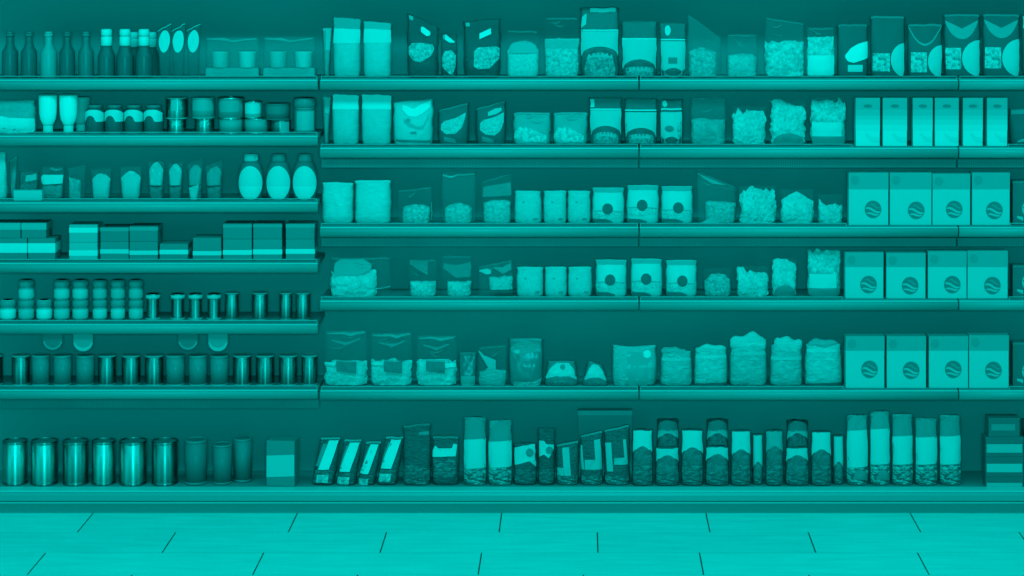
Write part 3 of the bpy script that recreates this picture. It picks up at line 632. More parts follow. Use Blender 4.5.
s = darkpack('dark pack with pale corner cut by right frame edge, top shelf', 1021.5, 1052, 14); s.patch('pale_corner', rect(1022.5, 16, 1050, 28), flat(.7))
# ---- second shelf, middle
s = Bag('slim_pack', 'narrow pale pack standing edge-on at the bay joint, middle second shelf', 'pack', 'R2', 322.6, 331, 97, T=.05, Y=.1, wb=.55, wt=1); s.body('wrapper', crinkle(.3, .4)); s.patch('pale_stripe', rect(325, 99, 330, 113), flat(.52)); s.seal(flat(.5))
tallpack('pale pack with white header, left of its pair, middle second shelf', 'R2', 332, 359.5, 93.5, 94, 109, .55, None, .8, group='tall white-headed packs')
tallpack('pale pack with white header, right of its pair, middle second shelf', 'R2', 361, 392, 93.5, 94, 109, .56, None, .8, group='tall white-headed packs')
s = Bag('biscuit_bag', 'pale bag with white scalloped top and dim face-like print', 'bag', 'R2', 393, 433.5, 99, T=.06, wr=.004, flat_top=1.05, tilt=.03, Y=.07); s.body('wrapper', crinkle(.6, .3, 30)); s.patch('scalloped_flap', poly([(402, 103), (407, 105), (414, 108), (420, 104), (431, 100.5)], [(402, 108), (408, 115), (416, 116.5), (424, 112), (431, 107)]), flat(.86), lift=.003)
s.patch('dark_print', poly([(404, 118), (409, 121), (417, 126), (424, 125), (429, 115)], [(404, 122), (409, 126), (417, 129), (424, 128.5), (429, 118)]), flat(.4)); s.patch('dark_dot', disc(408.5, 119.5, 2.4, 2), flat(.3), lift=.0025); s.patch('dark_dash', rect(411, 131, 417, 133.5), flat(.3)); s.patch('dark_foot', quad(395, 139, 432, 141.5, 1), flat(.15))
def leafpack(label, x0, x1, yt, leaf, extra=None):
    s = Bag('window_pack', label, 'pack', 'R2', x0, x1, yt, T=.055, wr=.003, tilt=.1, group='dark packs with leaf-shaped windows'); s.body('wrapper', flat(.0, .5, .2)); s.patch('leaf_window', leaf, bits(.45, .7, 140)); s.seal(flat(.2)); s.patch('foot_print', poly([(x0+6, s.yb-9), (x0+18, s.yb-6)], [(x0+6, s.yb-4), (x0+18, s.yb-2)]), flat(.26))
    if extra: s.patch('flap_print', extra, flat(.6))
    return s
leafpack('dark pack with pale leaf-shaped window, left of two', 438, 469, 102, poly([(441, 123), (445, 119), (455, 117), (466, 112)], [(441, 129), (446, 133.5), (456, 133), (463, 126), (466, 115)]))
leafpack('dark pack with pale leaf-shaped window and bright flap, right of two', 476, 506, 100, poly([(480, 122), (484, 118), (494, 116), (504, 112)], [(480, 129), (486, 134), (495, 135), (501, 130), (504, 122)]), poly([(488, 109), (496, 106.5), (502, 107)], [(488, 114), (496, 113), (502, 110)]))
for i, (a, b) in enumerate(((513, 551), (553, 588))):
    s = clear('flat-topped pale bag with crumbs at foot, %s of two, middle second shelf' % ('left' if i == 0 else 'right'), 'R2', a, b, 112.5, 126, (.4, .75), a+1, b-3, .005, fa=.72, ft=.55, T=.06, flat_top=1.1, group='flat-topped crumb bags', slope=-.3)
    s.patch('crumbs', poly([(a+1, 133), (a+5, 127), (a+14, 126), (a+20, 129), (b-4, 135)], [(a+1, 139), (a+6, 143), (a+18, 141), (b-4, 142)]), bits(.4, .85, 120)); s.patch('torn_top', poly([(a+14, 113), (a+18, 113), (a+30, 116)], [(a+14, 116), (a+22, 117), (a+30, 118)]), flat(.35))
s = whitelab('tallest window bag with white label, middle second shelf', 'R2', 589, 622.5, 97, 109, 110, 129, spot=rect(590, 99, 594, 107))
whitelab('window bag with white label astride the bay joint, second shelf', 'R2', 624, 657.5, 98, 110, 112, 131)
s = whitelab('narrow white-labelled bag with dark tag, right second shelf', 'R2', 659.5, 683, 99.5, 109, 112, 142, spot=disc(664.5, 104, 2.5, 3)); s.patch('dark_tag', disc(669, 128, 4.5, 3), flat(.15), lift=.004); s.patch('side_crumbs', rect(677, 120, 681, 138), bits(.1, .7))
# right second shelf
clear('tall dim clear bag with creased pale filling, right second shelf', 'R2', 690, 727, 97, 119, (.25, .55), 691, 725, .004, fa=.34, ft=.45, scale=70)
lb = [('R2', 731, 767, 106, 112, 'frilly pale leafy bag, left of pair, right second shelf', .007, 0), ('R2', 769, 807, 99, 104, 'taller frilly pale leafy bag, right second shelf', .008, -.25), ('R2', 809, 847, 96, 101, 'pale bag with curly pieces above white label, right second shelf', .005, 0),
      ('R3', 738, 777, 186, 191, 'two-peaked frilly pale leafy bag, right third shelf', .009, .1), ('R3', 779, 815, 189, 193, 'round-topped frilly pale leafy bag, right third shelf', .004, 0), ('R3', 816.5, 844, 194, 203, 'small low leafy bag beside the emblem cartons', .006, -.1),
      ('R4', 735, 769.5, 266, 271, 'low frilly pale leafy bag, right fourth shelf', .006, -.2), ('R4', 770.5, 798, 258, 261, 'narrow tall frilly leafy bag, right fourth shelf', .005, -.2), ('R4', 806, 842, 248, 251, 'tall pale bag of curly pieces, right fourth shelf', .004, 0)]
for k, x0, x1, yt, cy, lab, rag, sl in lb:
    curly = 'curly' in lab
    s = clear(lab, k, x0, x1, yt, cy, (.35, .8) if curly else (.5, .78), x0+1.5, x1-1.5, rag*1.35, fa=.12, name='leafy_bag', scale=95 if curly else 75, crown=.3 if 'round' in lab else 0, slope=sl, flat_top=1.1 if k != 'R3' else 1.0, T=.065)
    if curly: yb = s.yb; s.patch('white_label', rect(x0+2.5, yb-23, x1-6, yb-9), flat(.74)); s.patch('dim_foot', rect(x0+2, yb-9, x1-2, yb-1), flat(.28))
    elif k != 'R3' and x0 > 760: s.patch('dim_foot', dome(x0+2, s.yb-12, x1-2, s.yb-1), flat(.25))
# slim cartons with graded print
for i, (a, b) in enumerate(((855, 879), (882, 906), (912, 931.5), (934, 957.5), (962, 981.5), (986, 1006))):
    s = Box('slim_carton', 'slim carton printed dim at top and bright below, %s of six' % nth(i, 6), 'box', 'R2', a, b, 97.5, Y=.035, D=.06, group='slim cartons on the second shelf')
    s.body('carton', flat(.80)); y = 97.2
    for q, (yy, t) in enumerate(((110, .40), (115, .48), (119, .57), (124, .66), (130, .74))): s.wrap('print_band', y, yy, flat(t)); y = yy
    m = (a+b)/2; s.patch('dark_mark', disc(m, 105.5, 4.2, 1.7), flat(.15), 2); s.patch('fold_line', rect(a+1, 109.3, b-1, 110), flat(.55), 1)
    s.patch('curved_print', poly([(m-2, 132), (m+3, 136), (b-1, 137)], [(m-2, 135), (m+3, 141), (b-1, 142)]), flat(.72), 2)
s = darkpack('dark pack with dim stripe at right frame edge, second shelf', 1008.5, 1046, 108, 'R2'); s.patch('stripe', rect(1010, 109.5, 1045, 114), flat(.26)); s.patch('small_print', poly([(1016, 140), (1026, 137)], [(1016, 142), (1026, 141)]), flat(.5))
# emblem cartons
def emblem(s, cx, cy, r, dark, pale, par=None):
    e = s.patch('emblem', disc(cx, cy, r, r*1.08), flat(dark), 2, .0012)
    def band(x0, x1, y0, y1, amp, w):
        o = []
        for k in range(15):
            q = k/14; y = y0+(y1-y0)*(3*q*q-2*q**3)+amp*math.sin(2*PI*q); h = w*(.25+.75*math.sin(PI*q)**.6)/2; o.append((x0+(x1-x0)*q, y-h, y+h))
        return o
    for bx0, bx1, by0, by1, am, w, tn in ((-.92, .9, -.12, .3, -.1, .3, pale), (-.8, .72, .5, .62, -.06, .24, pale), (-.35, .8, -.62, -.2, -.06, .16, (dark+pale)/2)):
        s.patch('emblem_wave', band(cx+bx0*r, cx+bx1*r, cy+by0*r, cy+by1*r, am*r, w*r), flat(tn), 2, .0020, e)
eb = {'R3': ([(848, 887.5, 172, 872), (889, 930.5, 172, 915), (931.5, 969, 173, 953), (971, 1008.5, 172, 993)], 188.5, 208.5, 'third'), 'R4': ([(844.5, 882.5, 251.5, 867.5), (885.5, 924.5, 252, 909), (927, 965.5, 250.5, 951), (966.5, 1006.5, 250, 991)], 266, 283.5, 'fourth'), 'R5': ([(845, 883.5, 335, 868.5), (886, 925, 335, 910), (928, 967, 335, 952), (968, 1007.5, 334, 992)], 349.5, 368, 'fifth')}
for k, (lst, by, ey, w) in eb.items():
    for i, (a, b, yt, ex) in enumerate(lst):
        s = Box('cereal_carton', 'large pale carton with round wave emblem, %s of four, %s shelf' % (nth(i, 4), w), 'box', k, a, b, yt, Y=.035, D=.06, group='emblem cartons')
        s.body('carton', flat(.64)); s.wrap('dim_header', yt-.5, by, flat(.38)); emblem(s, ex, ey+(1 if i % 2 else 0), 8.1, .16, .56); s.patch('round_mark', disc(a+6.5, yt+7.5, 4, 4.2), flat(.3), 2, .002)
for k, yt, ey, w in (('R3', 180, 208, 'third'), ('R4', 264, 281, 'fourth'), ('R5', 341, 370, 'fifth')):
    s = Box('dark_carton', 'dark carton with pale emblem cut by right frame edge, %s shelf' % w, 'box', k, 1011.5, 1050, yt, Y=.07, D=.06, group='dark cartons at the right frame edge'); s.body('carton', flat(.08)); s.wrap('thin_line', yt+1, yt+2, flat(.25)); emblem(s, 1030, ey, 9, .6, .1); s.patch('emblem_tail', poly([(1016, ey+7), (1022, ey+8)], [(1016, ey+9), (1022, ey+12)]), flat(.62), 2)
# ---- third shelf, middle
for i, (a, b, yt) in enumerate(((322, 353.5, 182), (355, 391.5, 180))):
    s = Bag('rice_pack', 'plain pale block pack, %s of two, middle third shelf' % ('left' if i == 0 else 'right'), 'pack', 'R3', a, b, yt, T=.07, wr=.003, flat_top=1.6, wb=1, group='plain pale block packs'); s.body('wrapper', crinkle(.62, .35, 25, .7)); s.seal(flat(.66))
s = clear('dim clear bag with slanting pale filling, middle third shelf', 'R3', 397, 433, 186, 204, (.3, .72), 402, 430.5, .003, fa=.14, crown=.2, tilt=.06); s.patch('edge_fold', rect(431.5, 202, 432.6, 220), film(.7, .6))
s = clear('tall clear bag with grainy pale mound, bright top seal, middle third shelf', 'R3', 440.5, 477, 171, 203, (.4, .75), 444, 472, .003, fa=.22, crown=.25, seal=poly([(442, 174), (452, 176), (458, 174), (475, 173)], [(442, 176), (452, 178), (458, 175.5), (475, 174.5)]))
clear('clear bag with dim band over pale filling, third of three see-through bags', 'R3', 480, 512.5, 172, 199, (.4, .7), 483, 511, .003, fa=.1, crown=.12, tilt=.1).patch('dim_band', rect(483, 182, 511, 195), film(.6, .42))
def small3(shelf, lst, yt, w):
    for i, (a, b) in enumerate(lst):
        s = Bag('grain_pack', 'small square pale grain pack, %s, middle %s shelf' % (['left of three', 'middle of three', 'right of three'][i], w), 'pack', shelf, a, b, yt, T=.06, wr=.002, flat_top=1.7, wb=1, group='small square grain packs'); s.body('wrapper', bits(.55, .66, 90, .25)); s.seal(flat(.6))
        s.patch('dark_specks', disc(b-6, s.yb-5, 2.6, 1.2), flat(.35)); s.patch('dark_speck', disc(a+9, yt+11, 1.2, .9), flat(.35))
small3('R3', ((514.5, 541.5), (543.5, 566.5), (567.5, 590.5)), 190.5, 'third')
small3('R4', ((516.5, 543.5), (544.8, 567), (568, 592)), 266.5, 'fourth')
def spotbag(label, shelf, x0, x1, yt, cx, cy):
    s = Bag('spot_bag', label, 'bag', shelf, x0, x1, yt, T=.065, wr=.002, flat_top=1.4, wb=.98, group='white bags with a dark spot'); s.body('wrapper', flat(.70, .4)); s.patch('dim_top', rect(x0+1, yt+.3, x1-1, yt+4.5), flat(.4))
    s.patch('pale_window', poly([(x0+1.5, cy+3), (cx-6, cy+2), (cx+6, cy+3), (x1-1.5, cy+2.5)], [(x0+1.5, cy+10), (cx, cy+11), (cx+6, cy+9), (x1-1.5, cy+9)]), bits(.5, .74, 140)); s.patch('thin_line', poly([(x0+1.5, cy+2.5), (cx-8, cy+1.5), (cx+8, cy+2), (x1-2, cy+3)], [(x0+1.5, cy+3.3), (cx-8, cy+2.4), (cx+8, cy+2.8), (x1-2, cy+3.8)]), flat(.35), lift=.002)
    s.patch('dark_spot', disc(cx, cy, 5.3, 5.5), flat(.0), lift=.003); s.patch('dark_foot', poly([(x0+1, s.yb-5), (cx-2, s.yb-5), (cx+5, s.yb-2.5)], [(x0+1, s.yb-.5), (cx-2, s.yb-.5), (cx+5, s.yb-.5)]), flat(.15), lift=.002); s.patch('top_clip', quad(cx-7, yt-0+.5, cx-4, yt+2, 1), flat(.4), lift=.003)
spotbag('white bag with dark round spot, left of three, third shelf', 'R3', 592, 624.5, 187.5, 607.5, 208)
spotbag('white bag with dark round spot, middle of three, third shelf', 'R3', 626.5, 659, 185, 642, 204.5)
spotbag('white bag with dark round spot, right of three, third shelf', 'R3', 661, 693, 186, 678, 207)
spotbag('white bag with dark round spot, left of three, fourth shelf', 'R4', 595.5, 627, 259.5, 610, 279)
spotbag('white bag with dark round spot, middle of three, fourth shelf', 'R4', 630.5, 662.5, 258.5, 646, 278)
spotbag('white bag with dark round spot, right of three, fourth shelf', 'R4', 665.5, 697, 260, 682, 280)
s = clear('clear bag with swept pointed top and tangled filling, right third shelf', 'R3', 696, 736.5, 170, 201, (.3, .68), 705, 735.5, .003, fa=.24, tilt=-.16); s.patch('bright_fold', poly([(697, 172), (712, 174), (726, 175)], [(697, 173.5), (712, 180), (726, 176)]), film(.8, .5))
s.patch('foot_spill', poly([(700, 222), (710, 217), (720, 216)], [(700, 225), (710, 225), (720, 221)]), flat(.55))
# ---- fourth shelf
s = clear('wide bag heaped with pale pieces, clear empty right side, middle fourth shelf', 'R4', 329, 393, 257, 271, (.5, .78), 330, 377, .006, fa=.12, scale=70, T=.07); s.patch('dim_top', poly([(334, 263), (340, 259), (364, 259), (372, 264)], [(334, 276), (350, 274), (362, 274), (372, 268)]), flat(.36)); s.patch('crease', poly([(377, 287), (384, 286.5), (391, 285)], [(377, 288), (384, 287.5), (391, 286)]), film(.8, .6))
for i, (a, b, c0, c1) in enumerate(((407, 438, 410, 436.5), (440.5, 473, 447, 471.5))):
    s = clear('clear bag with cube-like pale block at foot, %s of two, fourth shelf' % ('left' if i == 0 else 'right'), 'R4', a, b, 259 if i == 0 else 255, 281, (.4, .78), c0, c1, .0015, fa=.1, group='block-footed clear bags', scale=110)
    s.patch('dim_top', poly([(a+2, 261.5), (a+21, 261)], [(a+2, 264), (a+21, 275)]) if i == 0 else poly([(a+3, 263), (a+16, 265), (b-2, 262)], [(a+3, 268), (a+16, 277), (b-2, 276)]), film(.55, .4))
s = clear('clear bag with bright fold and pale oval filling, middle fourth shelf', 'R4', 477.5, 514, 259, 276, (.5, .72), 489, 513, .003, fa=.2, cyb=289, tilt=.1); s.patch('bright_fold', poly([(479, 266), (486, 265), (491, 268)], [(479, 268), (486, 272.5), (491, 272)]), flat(.55)); s.patch('dim_flap', poly([(494, 264), (503, 266), (512, 262)], [(494, 266), (503, 273), (512, 269)]), film(.7, .45))
clear('small dim domed bag of specked grain, right fourth shelf', 'R4', 703, 731.5, 268, 273, (.22, .62), 704, 731, .003, fa=.1, crown=.35, scale=150)
# ---- fifth shelf
for i, (a, b, yt, l0, l1, w) in enumerate(((323.5, 368.5, 330, 337, 357.5, 'left of three'), (370, 413.5, 332, 384.5, 403, 'middle of three'), (415.5, 458, 335, 426.5, 445.5, 'right of three'))):
    s = clear('crinkly clear bag of pale dumplings with dark label, %s, middle fifth shelf' % w, 'R5', a, b, yt, 361, (.48, .78), a+1, b-1, .006, fa=.13, group='crinkly dumpling bags', scale=55, T=.075, wr=.008)
    s.patch('dark_label', poly([(l0, 360), (l1, 360.5)], [(l0, 369.5), (l1, 371.5)]), flat(.12), lift=.004); s.patch('label_edge', rect(l0, 359, l1, 360), flat(.3), lift=.004)
    if i < 2: s.patch('white_strip', rect(a+1, 361, l0-1, 364), flat(.7), lift=.003)
    else: s.patch('white_strip', rect(446, 362, 457, 366), flat(.8), lift=.003)
    m = (a+b)/2
    s.patch('crinkle_fold', poly([(a+3, yt+3), (m-2, yt+1.5), (m+4, yt+3), (b-3, yt+1)], [(a+3, yt+4), (m-2, yt+4), (m+4, yt+6), (b-3, yt+3)]), film(.7, .55)); s.patch('crinkle_fold', poly([(a+8, yt+9), (m, yt+12), (b-8, yt+8)], [(a+8, yt+10.5), (m, yt+15), (b-8, yt+9.5)]), film(.5, .5))
s = Bag('dark_pouch', 'dark narrow pouch with pale square at foot, middle fifth shelf', 'pouch', 'R5', 459, 476.5, 352, T=.05); s.body('wrapper', flat(.06, .3, .4)); s.patch('pale_square', rect(461, 375, 475.5, 387), flat(.38)); s.seal(flat(.15))
s = clear('clear bag with slanting pale flap and creased filling, middle fifth shelf', 'R5', 477.5, 507.5, 344, 371, (.3, .62), 479, 507, .004, fa=.14, tilt=.04, scale=70); s.patch('slanting_flap', poly([(478, 348), (484, 354), (496, 359)], [(478, 350), (488, 366), (498, 370)]), flat(.44)); s.patch('corner_flap', poly([(479, 374), (488, 366), (506, 370)], [(479, 386), (494, 385), (506, 386)]), crinkle(.48, .8, 60), lift=.003)
s = Bag('dark_pouch', 'tall dark pouch with dim shiny top and speckled foot, middle fifth shelf', 'pouch', 'R5', 508.5, 543.5, 338, T=.06, wr=.005); s.body('wrapper', flat(.14, .3, .4)); s.patch('shiny_top', poly([(510, 347), (516, 342), (526, 339), (541, 344)], [(510, 350), (521, 356), (528, 352), (541, 352)]), crinkle(.34, .8, 50)); s.patch('bright_crease', disc(517, 351, 3, 2), flat(.58), lift=.003); s.patch('speckled_foot', poly([(513, 380), (522, 381), (536, 380), (542, 377)], [(513, 387.5), (542, 387.5)]), bits(.3, .6))
def domed(label, x0, x1, yt, foot, tri):
    s = Bag('domed_pack', label, 'pack', 'R5', x0, x1, yt, T=.06, wb=1, wt=.8 if not tri else .5, flat_top=1.3, wr=.003, tilt=-.1 if tri else 0); s.body('wrapper', flat(.14, .3, .4))
    s.patch('pale_cap', poly([(x0+1, foot-2), (x0+4, yt+7), (x0+10, yt+2), (x1-8, yt+2), (x1-3, yt+8), (x1-1, foot)], [(x0+1, foot), (x0+10, foot-3), (x1-9, foot-3), (x1-1, foot+1)]), crinkle(.62, .5, 40, .74)); s.patch('dim_foot', dome(x0+2, foot+1, x1-2, s.yb-1), bits(.12, .3)); return s
domed('low domed pack with pale cap and dark dot, middle fifth shelf', 544, 579, 360.5, 378, False).patch('dark_dot', disc(563, 366, 3, 2.4), flat(.25), lift=.003)
domed('low pointed pack with white triangular cap beside the large bag', 581.5, 609, 360, 379, True)
s = Bag('large_soft_bag', 'large mid-tone soft bag with bright round sticker, at the bay joint', 'bag', 'R5', 612, 657, 344, T=.075, wr=.006, flat_top=1.1, sag=.06); s.body('wrapper', crinkle(.42, .45, 25, .52)); s.patch('round_sticker', disc(647.5, 352.5, 4.2, 4), flat(.82), lift=.003); s.patch('smooth_panel', rect(627, 350, 648, 386), flat(.36)); s.patch('side_gusset', poly([(613, 346), (618, 352), (626, 354)], [(613, 386), (626, 387)]), crinkle(.5, .7, 50))
rl = [(660, 692.5, 356, 347, 354, 661, 686, .46, 'lowest roll'), (693.5, 728, 353.5, 344.5, 350, 699, 726, .54, 'bright creased body'), (729, 767.5, 350, 334, 351, 730, 766, .44, 'tallest, bright two-fold roll'), (769.5, 802.5, 355, 337, 352, 774, 802, .46, 'bright roll and grainy dim body'), (804, 843, 347.5, 339, 348, 808, 838, .56, 'beside the emblem cartons')]
for i, (a, b, yt, r0, r1, ra, rb, t, w) in enumerate(rl):
    fy = yt; yt = (r0+r1)/2
    s = Bag('rolled_bag', 'rolled-top bag, %s, %s, right fifth shelf' % (w, nth(i, 5)), 'bag', 'R5', a, b, yt, T=.075, wr=.005, flat_top=1.35, wb=1, wt=.93, group='rolled-top bags'); s.body('wrapper', crinkle(t-.04, .7, 40, t+.14)); s.roll(crinkle(.42 if i in (0, 4) else .66, .6, 50), r0, r1+1.5, ra, rb); s.patch('top_fold', quad(a+1, fy+.5, b-1, fy+4, 0), crinkle(t+.12, .5)); s.patch('dark_foot', poly([(a+2, 382), (b-2, 381)], [(a+2, s.yb-.4), (b-2, s.yb-.4)]), flat(.12)) if i in (1, 4) else None
    if i == 2: s.roll(crinkle(.74, .5), 340, 348, 734, 766, 'second_fold')
# ---- bottom deck, middle: striped leaning bags
for i, (a, b, yt, s0, s1, sh) in enumerate(((312, 334.5, 437, 322, 333, -.05), (336, 356, 439, 343, 354, -.04), (358, 375.5, 441, 364, 373, -.03), (377, 397, 436, 384, 395, -.03))):
    s = Bag('striped_bag', 'leaning dark bag with white upright stripe, %s of four, bottom deck' % nth(i, 4), 'bag', 'B', a, b, yt, Y=.08, T=.06, wr=.006, shear=.16, wb=1.0, wt=.92, group='leaning white-striped bags'); s.xc -= 0
    s.body('wrapper', crinkle(-.08, .8, 60, .05)); d = 0
    s.patch('white_stripe', slant(s0-6, s1-6, s0, s1, yt+3, yt+31), flat(.84), lift=.005); s.patch('stripe_foot', slant(s0-6, s1-5, s0-6, s1-5, yt+36, yt+44), bits(.3, .9, 70), lift=.005); s.patch('pale_side', slant(a+.5, a+5, a+4, a+9, yt+6, yt+28), flat(.26), lift=.004); s.patch('creased_foot', rect(a+1, yt+32, b-3, 482), crinkle(-.02, 1, 60, .3), lift=.003); s.seal(flat(.36))
s = Bag('dark_bag', 'large dark creased bag right of the striped bags, bottom deck', 'bag', 'B', 403, 431, 422, Y=.08, T=.07, wr=.008, tilt=.03); s.body('wrapper', crinkle(-.05, .9, 50, .02)); s.patch('top_label', rect(419, 430.5, 430, 434), flat(.24)); s.patch('creased_foot', poly([(399, 464), (412, 463), (430, 467)], [(399, 482), (430, 483)]), crinkle(-.06, 1, 45, .3)); s.seal(flat(.15))
s = Bag('dark_bag', 'dark bag with white U-shaped label, bottom deck', 'bag', 'B', 432, 459.5, 436, Y=.08, T=.06, wr=.006); s.body('wrapper', crinkle(-.05, .8, 50, .02)); s.patch('u_label', poly([(432.5, 450), (435, 444), (437, 448), (452, 448), (454, 443.5), (457.5, 444)], [(432.5, 456.5), (445, 455.5), (456, 455.5), (457.5, 446)]), flat(.74)); s.patch('creased_foot', rect(433, 458, 456, 476), crinkle(-.05, 1, 45, .32)); s.seal(flat(.2))
def pillow(label, x0, x1, yt, wy0, wy1, tt, wt=.70, crk=True, spot=False):
    s = Bag('pillow_bag', label, 'bag', 'B', x0, x1, yt, Y=.08, T=.07, wr=.003, flat_top=1.25, wb=.98, wt=.97, group='tall pillow bags with pale label'); s.body('wrapper', crinkle(.22, .9, 55, .5)); s.patch('dim_top', dome(x0+.7, yt+.5, x1-.7, wy0+1, side=6), flat(tt)); s.patch('pale_label', quad(x0+.5, wy0+.5, x1-.5, wy1, -1), flat(wt), lift=.0025); s.patch('crinkled_foot', rect(x0+.6, wy1, x1-.6, s.yb-1), crinkle(-.04, 1, 40, .78), lift=.003)
    if spot: s.patch('foot_spot', dome(x0+6, s.yb-16, x1-1, s.yb-6), flat(.28), lift=.004)
pillow('tall pillow bag, dim top and pale label, left of two, middle bottom deck', 463.5, 486.5, 417, 438, 467, .24)
pillow('tall pillow bag, dim top and pale label, right of two, middle bottom deck', 488, 512.5, 420, 440, 466, .24)
def spotdark(label, x0, x1, yt, lab, c):
    s = Bag('dark_bag', label, 'bag', 'B', x0, x1, yt, Y=.08, T=.055, wr=.006, flat_top=1.2); s.body('wrapper', crinkle(-.05, .9, 60, .02)); s.patch('pale_label', lab, flat(.66)); s.patch('round_print', disc(c[0], c[1], c[2], c[2]), flat(.2), lift=.003); s.patch('creased_foot', rect(x0+1, 468, x1-1, 482), crinkle(-.05, 1, 45, .22)); return s
spotdark('dark bag with broad pale label and round print, middle bottom deck', 513.5, 537, 443, poly([(514.5, 447), (535, 443.5), (536.5, 462)], [(514.5, 464), (530, 460), (536.5, 466)]), (530, 452, 4))
spotdark('dark slim bag with bright stripe beside round print, middle bottom deck', 538, 555, 428, poly([(539, 440), (544, 440), (546, 443), (554, 444)], [(539, 456), (544, 453), (549, 457), (554, 448)]), (549.5, 449, 3.5))
for i, (a, b, yt, bars, foot) in enumerate(((556, 579, 440, ((564, 571, 445, 474),), (557, 563.5, 466, 474)), (580, 603, 430, ((580.5, 584, 442, 468), (596, 602.5, 438, 468)), (584.5, 596, 458, 468)), (604, 630, 424, ((607, 613, 440, 470), (625, 628, 438, 463)), (614, 625, 456, 463)))):
    s = Bag('barred_bag', 'dark bag with pale bar-shaped stripes, %s of three, bottom deck' % nth(i, 3), 'bag', 'B', a, b, yt, Y=.08, T=.06, wr=.005, flat_top=1.2, tilt=.05, group='dark bags with pale bars'); s.body('wrapper', crinkle(-.05, .8, 50, .03))
    for x0, x1, y0, y1 in bars: s.patch('pale_bar', slant(x0, x1, x0-2, x1-2, y0, y1), flat(.52))
    s.patch('pale_foot_label', rect(*[foot[0], foot[2], foot[1], foot[3]]), flat(.5)); s.patch('creased_foot', rect(a+1, 474, b-1, 483), crinkle(-.04, 1, 45, .45)); s.seal(flat(.26))
s = Box('flat_pack', 'long dim flat pack lying high behind the barred bags', 'pack', 'B', 578, 632, 409.5, Y=.285, D=.05); s.body('carton', flat(.1, k=1.7)); s.wrap('pale_edge', 409, 414, flat(.24, k=1.6))
# ---- bottom deck, right: white-topped sacks in two rows
def sack(label, x0, x1, yt, wy1, Y, t, ttop=None):
    s = Bag('coffee_sack', label, 'bag', 'B', x0, x1, yt, Y=Y, T=.06, wr=.003, flat_top=1.5, wb=1, wt=.95, group='white-topped sacks'); s.body('wrapper', crinkle(-.04, .9, 60, .05))
    s.patch('white_top', arch(x0+.6, yt+.8, x1-.6, wy1+5, 5), flat(t)) if ttop is None else (s.patch('dim_top', dome(x0+.6, yt+.5, x1-.6, yt+11, side=4), flat(ttop)), s.patch('white_band', arch(x0+.6, yt+10, x1-.6, wy1+5, 5), flat(t)))
    s.patch('dark_window', dome(x0+1, wy1-2, x1-1, wy1+15, side=3), bits(-.05, .18, 90), lift=.0025); s.patch('creased_foot', rect(x0+1, wy1+14, x1-1, s.yb-1), crinkle(-.05, 1, 40, .3), lift=.002)
    return s
sk = [(632, 653, 429, 447, .07, .70, None, 'first in the front row of the left cluster'), (656.5, 679, 419, 434, .17, .62, .26, 'taller one behind, first gap of the left cluster'), (655, 679.5, 447, 456, .07, .62, None, 'low one before the first taller sack'), (681, 703.5, 429, 448, .07, .70, None, 'second upright in the front row of the left cluster'), (706, 728.5, 419, 434, .17, .62, .26, 'taller one behind, second gap of the left cluster'), (705, 729, 446, 455, .07, .62, None, 'low one before the second taller sack'), (730.5, 751, 430, 450, .07, .68, None, 'third upright in the front row of the left cluster'), (752, 763, 434, 462, .09, .62, None, 'narrow one ending the left cluster'),
      (765, 783.5, 430, 447, .07, .36, None, 'dim-topped one starting the right cluster'), (786, 808.5, 420, 434, .17, .62, .26, 'taller one behind in the right cluster'), (785, 809, 447, 456, .07, .62, None, 'low one before the taller sack of the right cluster'), (810.5, 831.5, 431, 450, .07, .68, None, 'upright in the right cluster'), (832.5, 843.5, 435, 462, .09, .62, None, 'narrow one ending the right cluster')]
for a, b, yt, wy, Y, t, tt, w in sk: sack('white-topped dark sack, %s' % w, a, b, yt, wy, Y, t, tt)
pillow('tall pillow bag, first of five at the right, spotted foot', 846, 868, 415, 429.5, 466, .3, .70, spot=True)
pillow('tall pillow bag, second of five at the right, tallest', 869.5, 890, 411, 428, 463, .3, .70, spot=True)
pillow('tall pillow bag, third of five at the right', 891.5, 913, 414, 435, 463, .26)
pillow('tall pillow bag, fourth of five at the right', 914.5, 937.5, 418, 436, 463, .26)
pillow('tall pillow bag, fifth of five at the right, beside the gap', 939, 961, 415, 435, 463, .24)
z = None
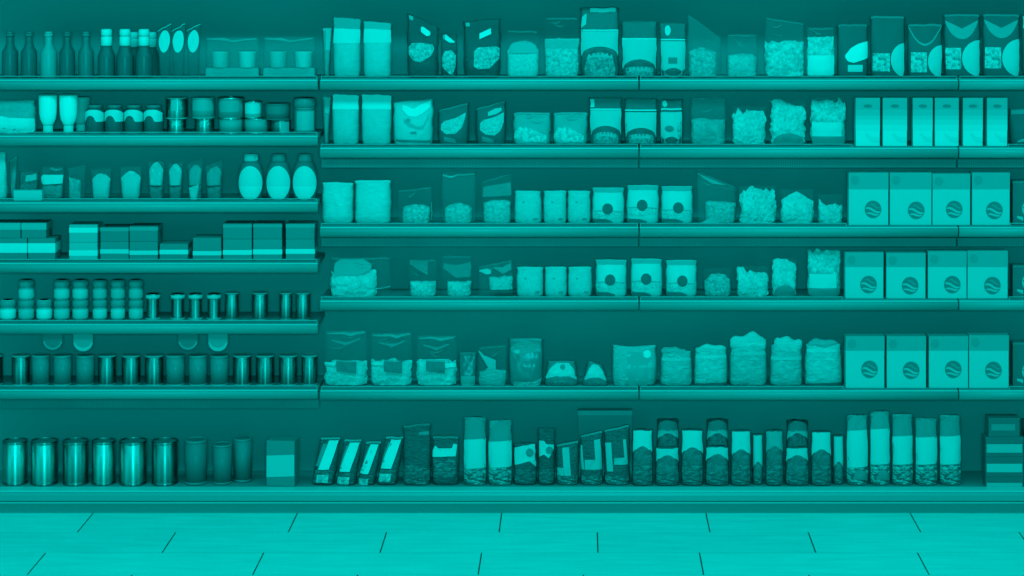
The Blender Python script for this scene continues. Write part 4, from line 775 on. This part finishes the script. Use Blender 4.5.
for i, (a, b, yt, y0, y1, t) in enumerate(((984, 1022, 475, 480.5, 487, .5), (984, 1022, 455, 461.5, 470, .56), (984, 1022, 435, 442, 450.5, .5), (987, 1018, 416, 422, 428.5, .26))):
    s = Box('dark_tray_pack', 'dark flat pack with pale bar, %s in the stack at right end' % ['lowest', 'second from bottom', 'third from bottom', 'topmost'][i], 'pack', 'B', a, b, yt, Y=.07, D=.08, z0=z, group='stack of dark flat packs'); s.body('carton', flat(.05)); s.patch('pale_bar', rect(985.5, y0, 1020, y1) if i < 3 else rect(990, y0, 1013, y1), flat(t)); s.wrap('edge_line', yt+.2, yt+1, flat(.1)); z = s.z0+s.h
s = Box('dark_tray_pack', 'dark tall pack cut by right frame edge, bottom deck', 'pack', 'B', 1023, 1050, 420, Y=.09, D=.08); s.body('carton', flat(.06)); s.wrap('pale_band', 422, 429, flat(.3))
# ================================================================== light and camera
W = bpy.data.worlds.new('store_light'); bpy.context.scene.world = W; W.use_nodes = True
bg = W.node_tree.nodes['Background']; bg.inputs[0].default_value = (0.002, 1, .985, 1); bg.inputs[1].default_value = .2
def area(name, loc, tgt, sx, sy, e):
    d = bpy.data.lights.new(name, 'AREA'); d.shape = 'RECTANGLE'; d.size = sx; d.size_y = sy; d.energy = e; d.color = (0.002, 1, .985)
    o = bpy.data.objects.new(name, d); C.objects.link(o); o.location = loc
    o.rotation_euler = (Vector(tgt)-Vector(loc)).to_track_quat('-Z', 'Y').to_euler()
    return o
area('camera_key_light', (.32, -10.3, 2.85), (0.1, 0, 1.1), 1.1, .5, 430)  # key lamp added behind the camera so gaps are lit along the view
area('ceiling_light', (0.1, -2.6, 4.3), (0, -.6, 0), 9, .6, 195)
area('left_streak_light', (-5.0, -3.2, 1.2), (0, 0, .9), 2.6, 2.2, 34)  # no cooler there: lamp added at left for streaks on the cans
area('right_streak_light', (4.6, -4.2, 1.1), (0, 0, .8), .5, 2.2, 12)  # weak lamp added at right for a second can streak, no freezer
cam = bpy.data.cameras.new('camera'); co = bpy.data.objects.new('camera', cam); C.objects.link(co)
co.location = (CX, -ZC, H); co.rotation_euler = (PI/2, 0, 0)
cam.sensor_width = 36; cam.lens = F/1024*36
cam.shift_x = (512-XV)/1024; cam.shift_y = -(288-YH)/1024
cam.clip_end = 100
sc = bpy.context.scene; sc.camera = co
sc.view_settings.view_transform = 'Standard'; sc.view_settings.look = 'None'; sc.view_settings.gamma = 1; sc.view_settings.exposure = 0; sc.view_settings.use_curve_mapping = False
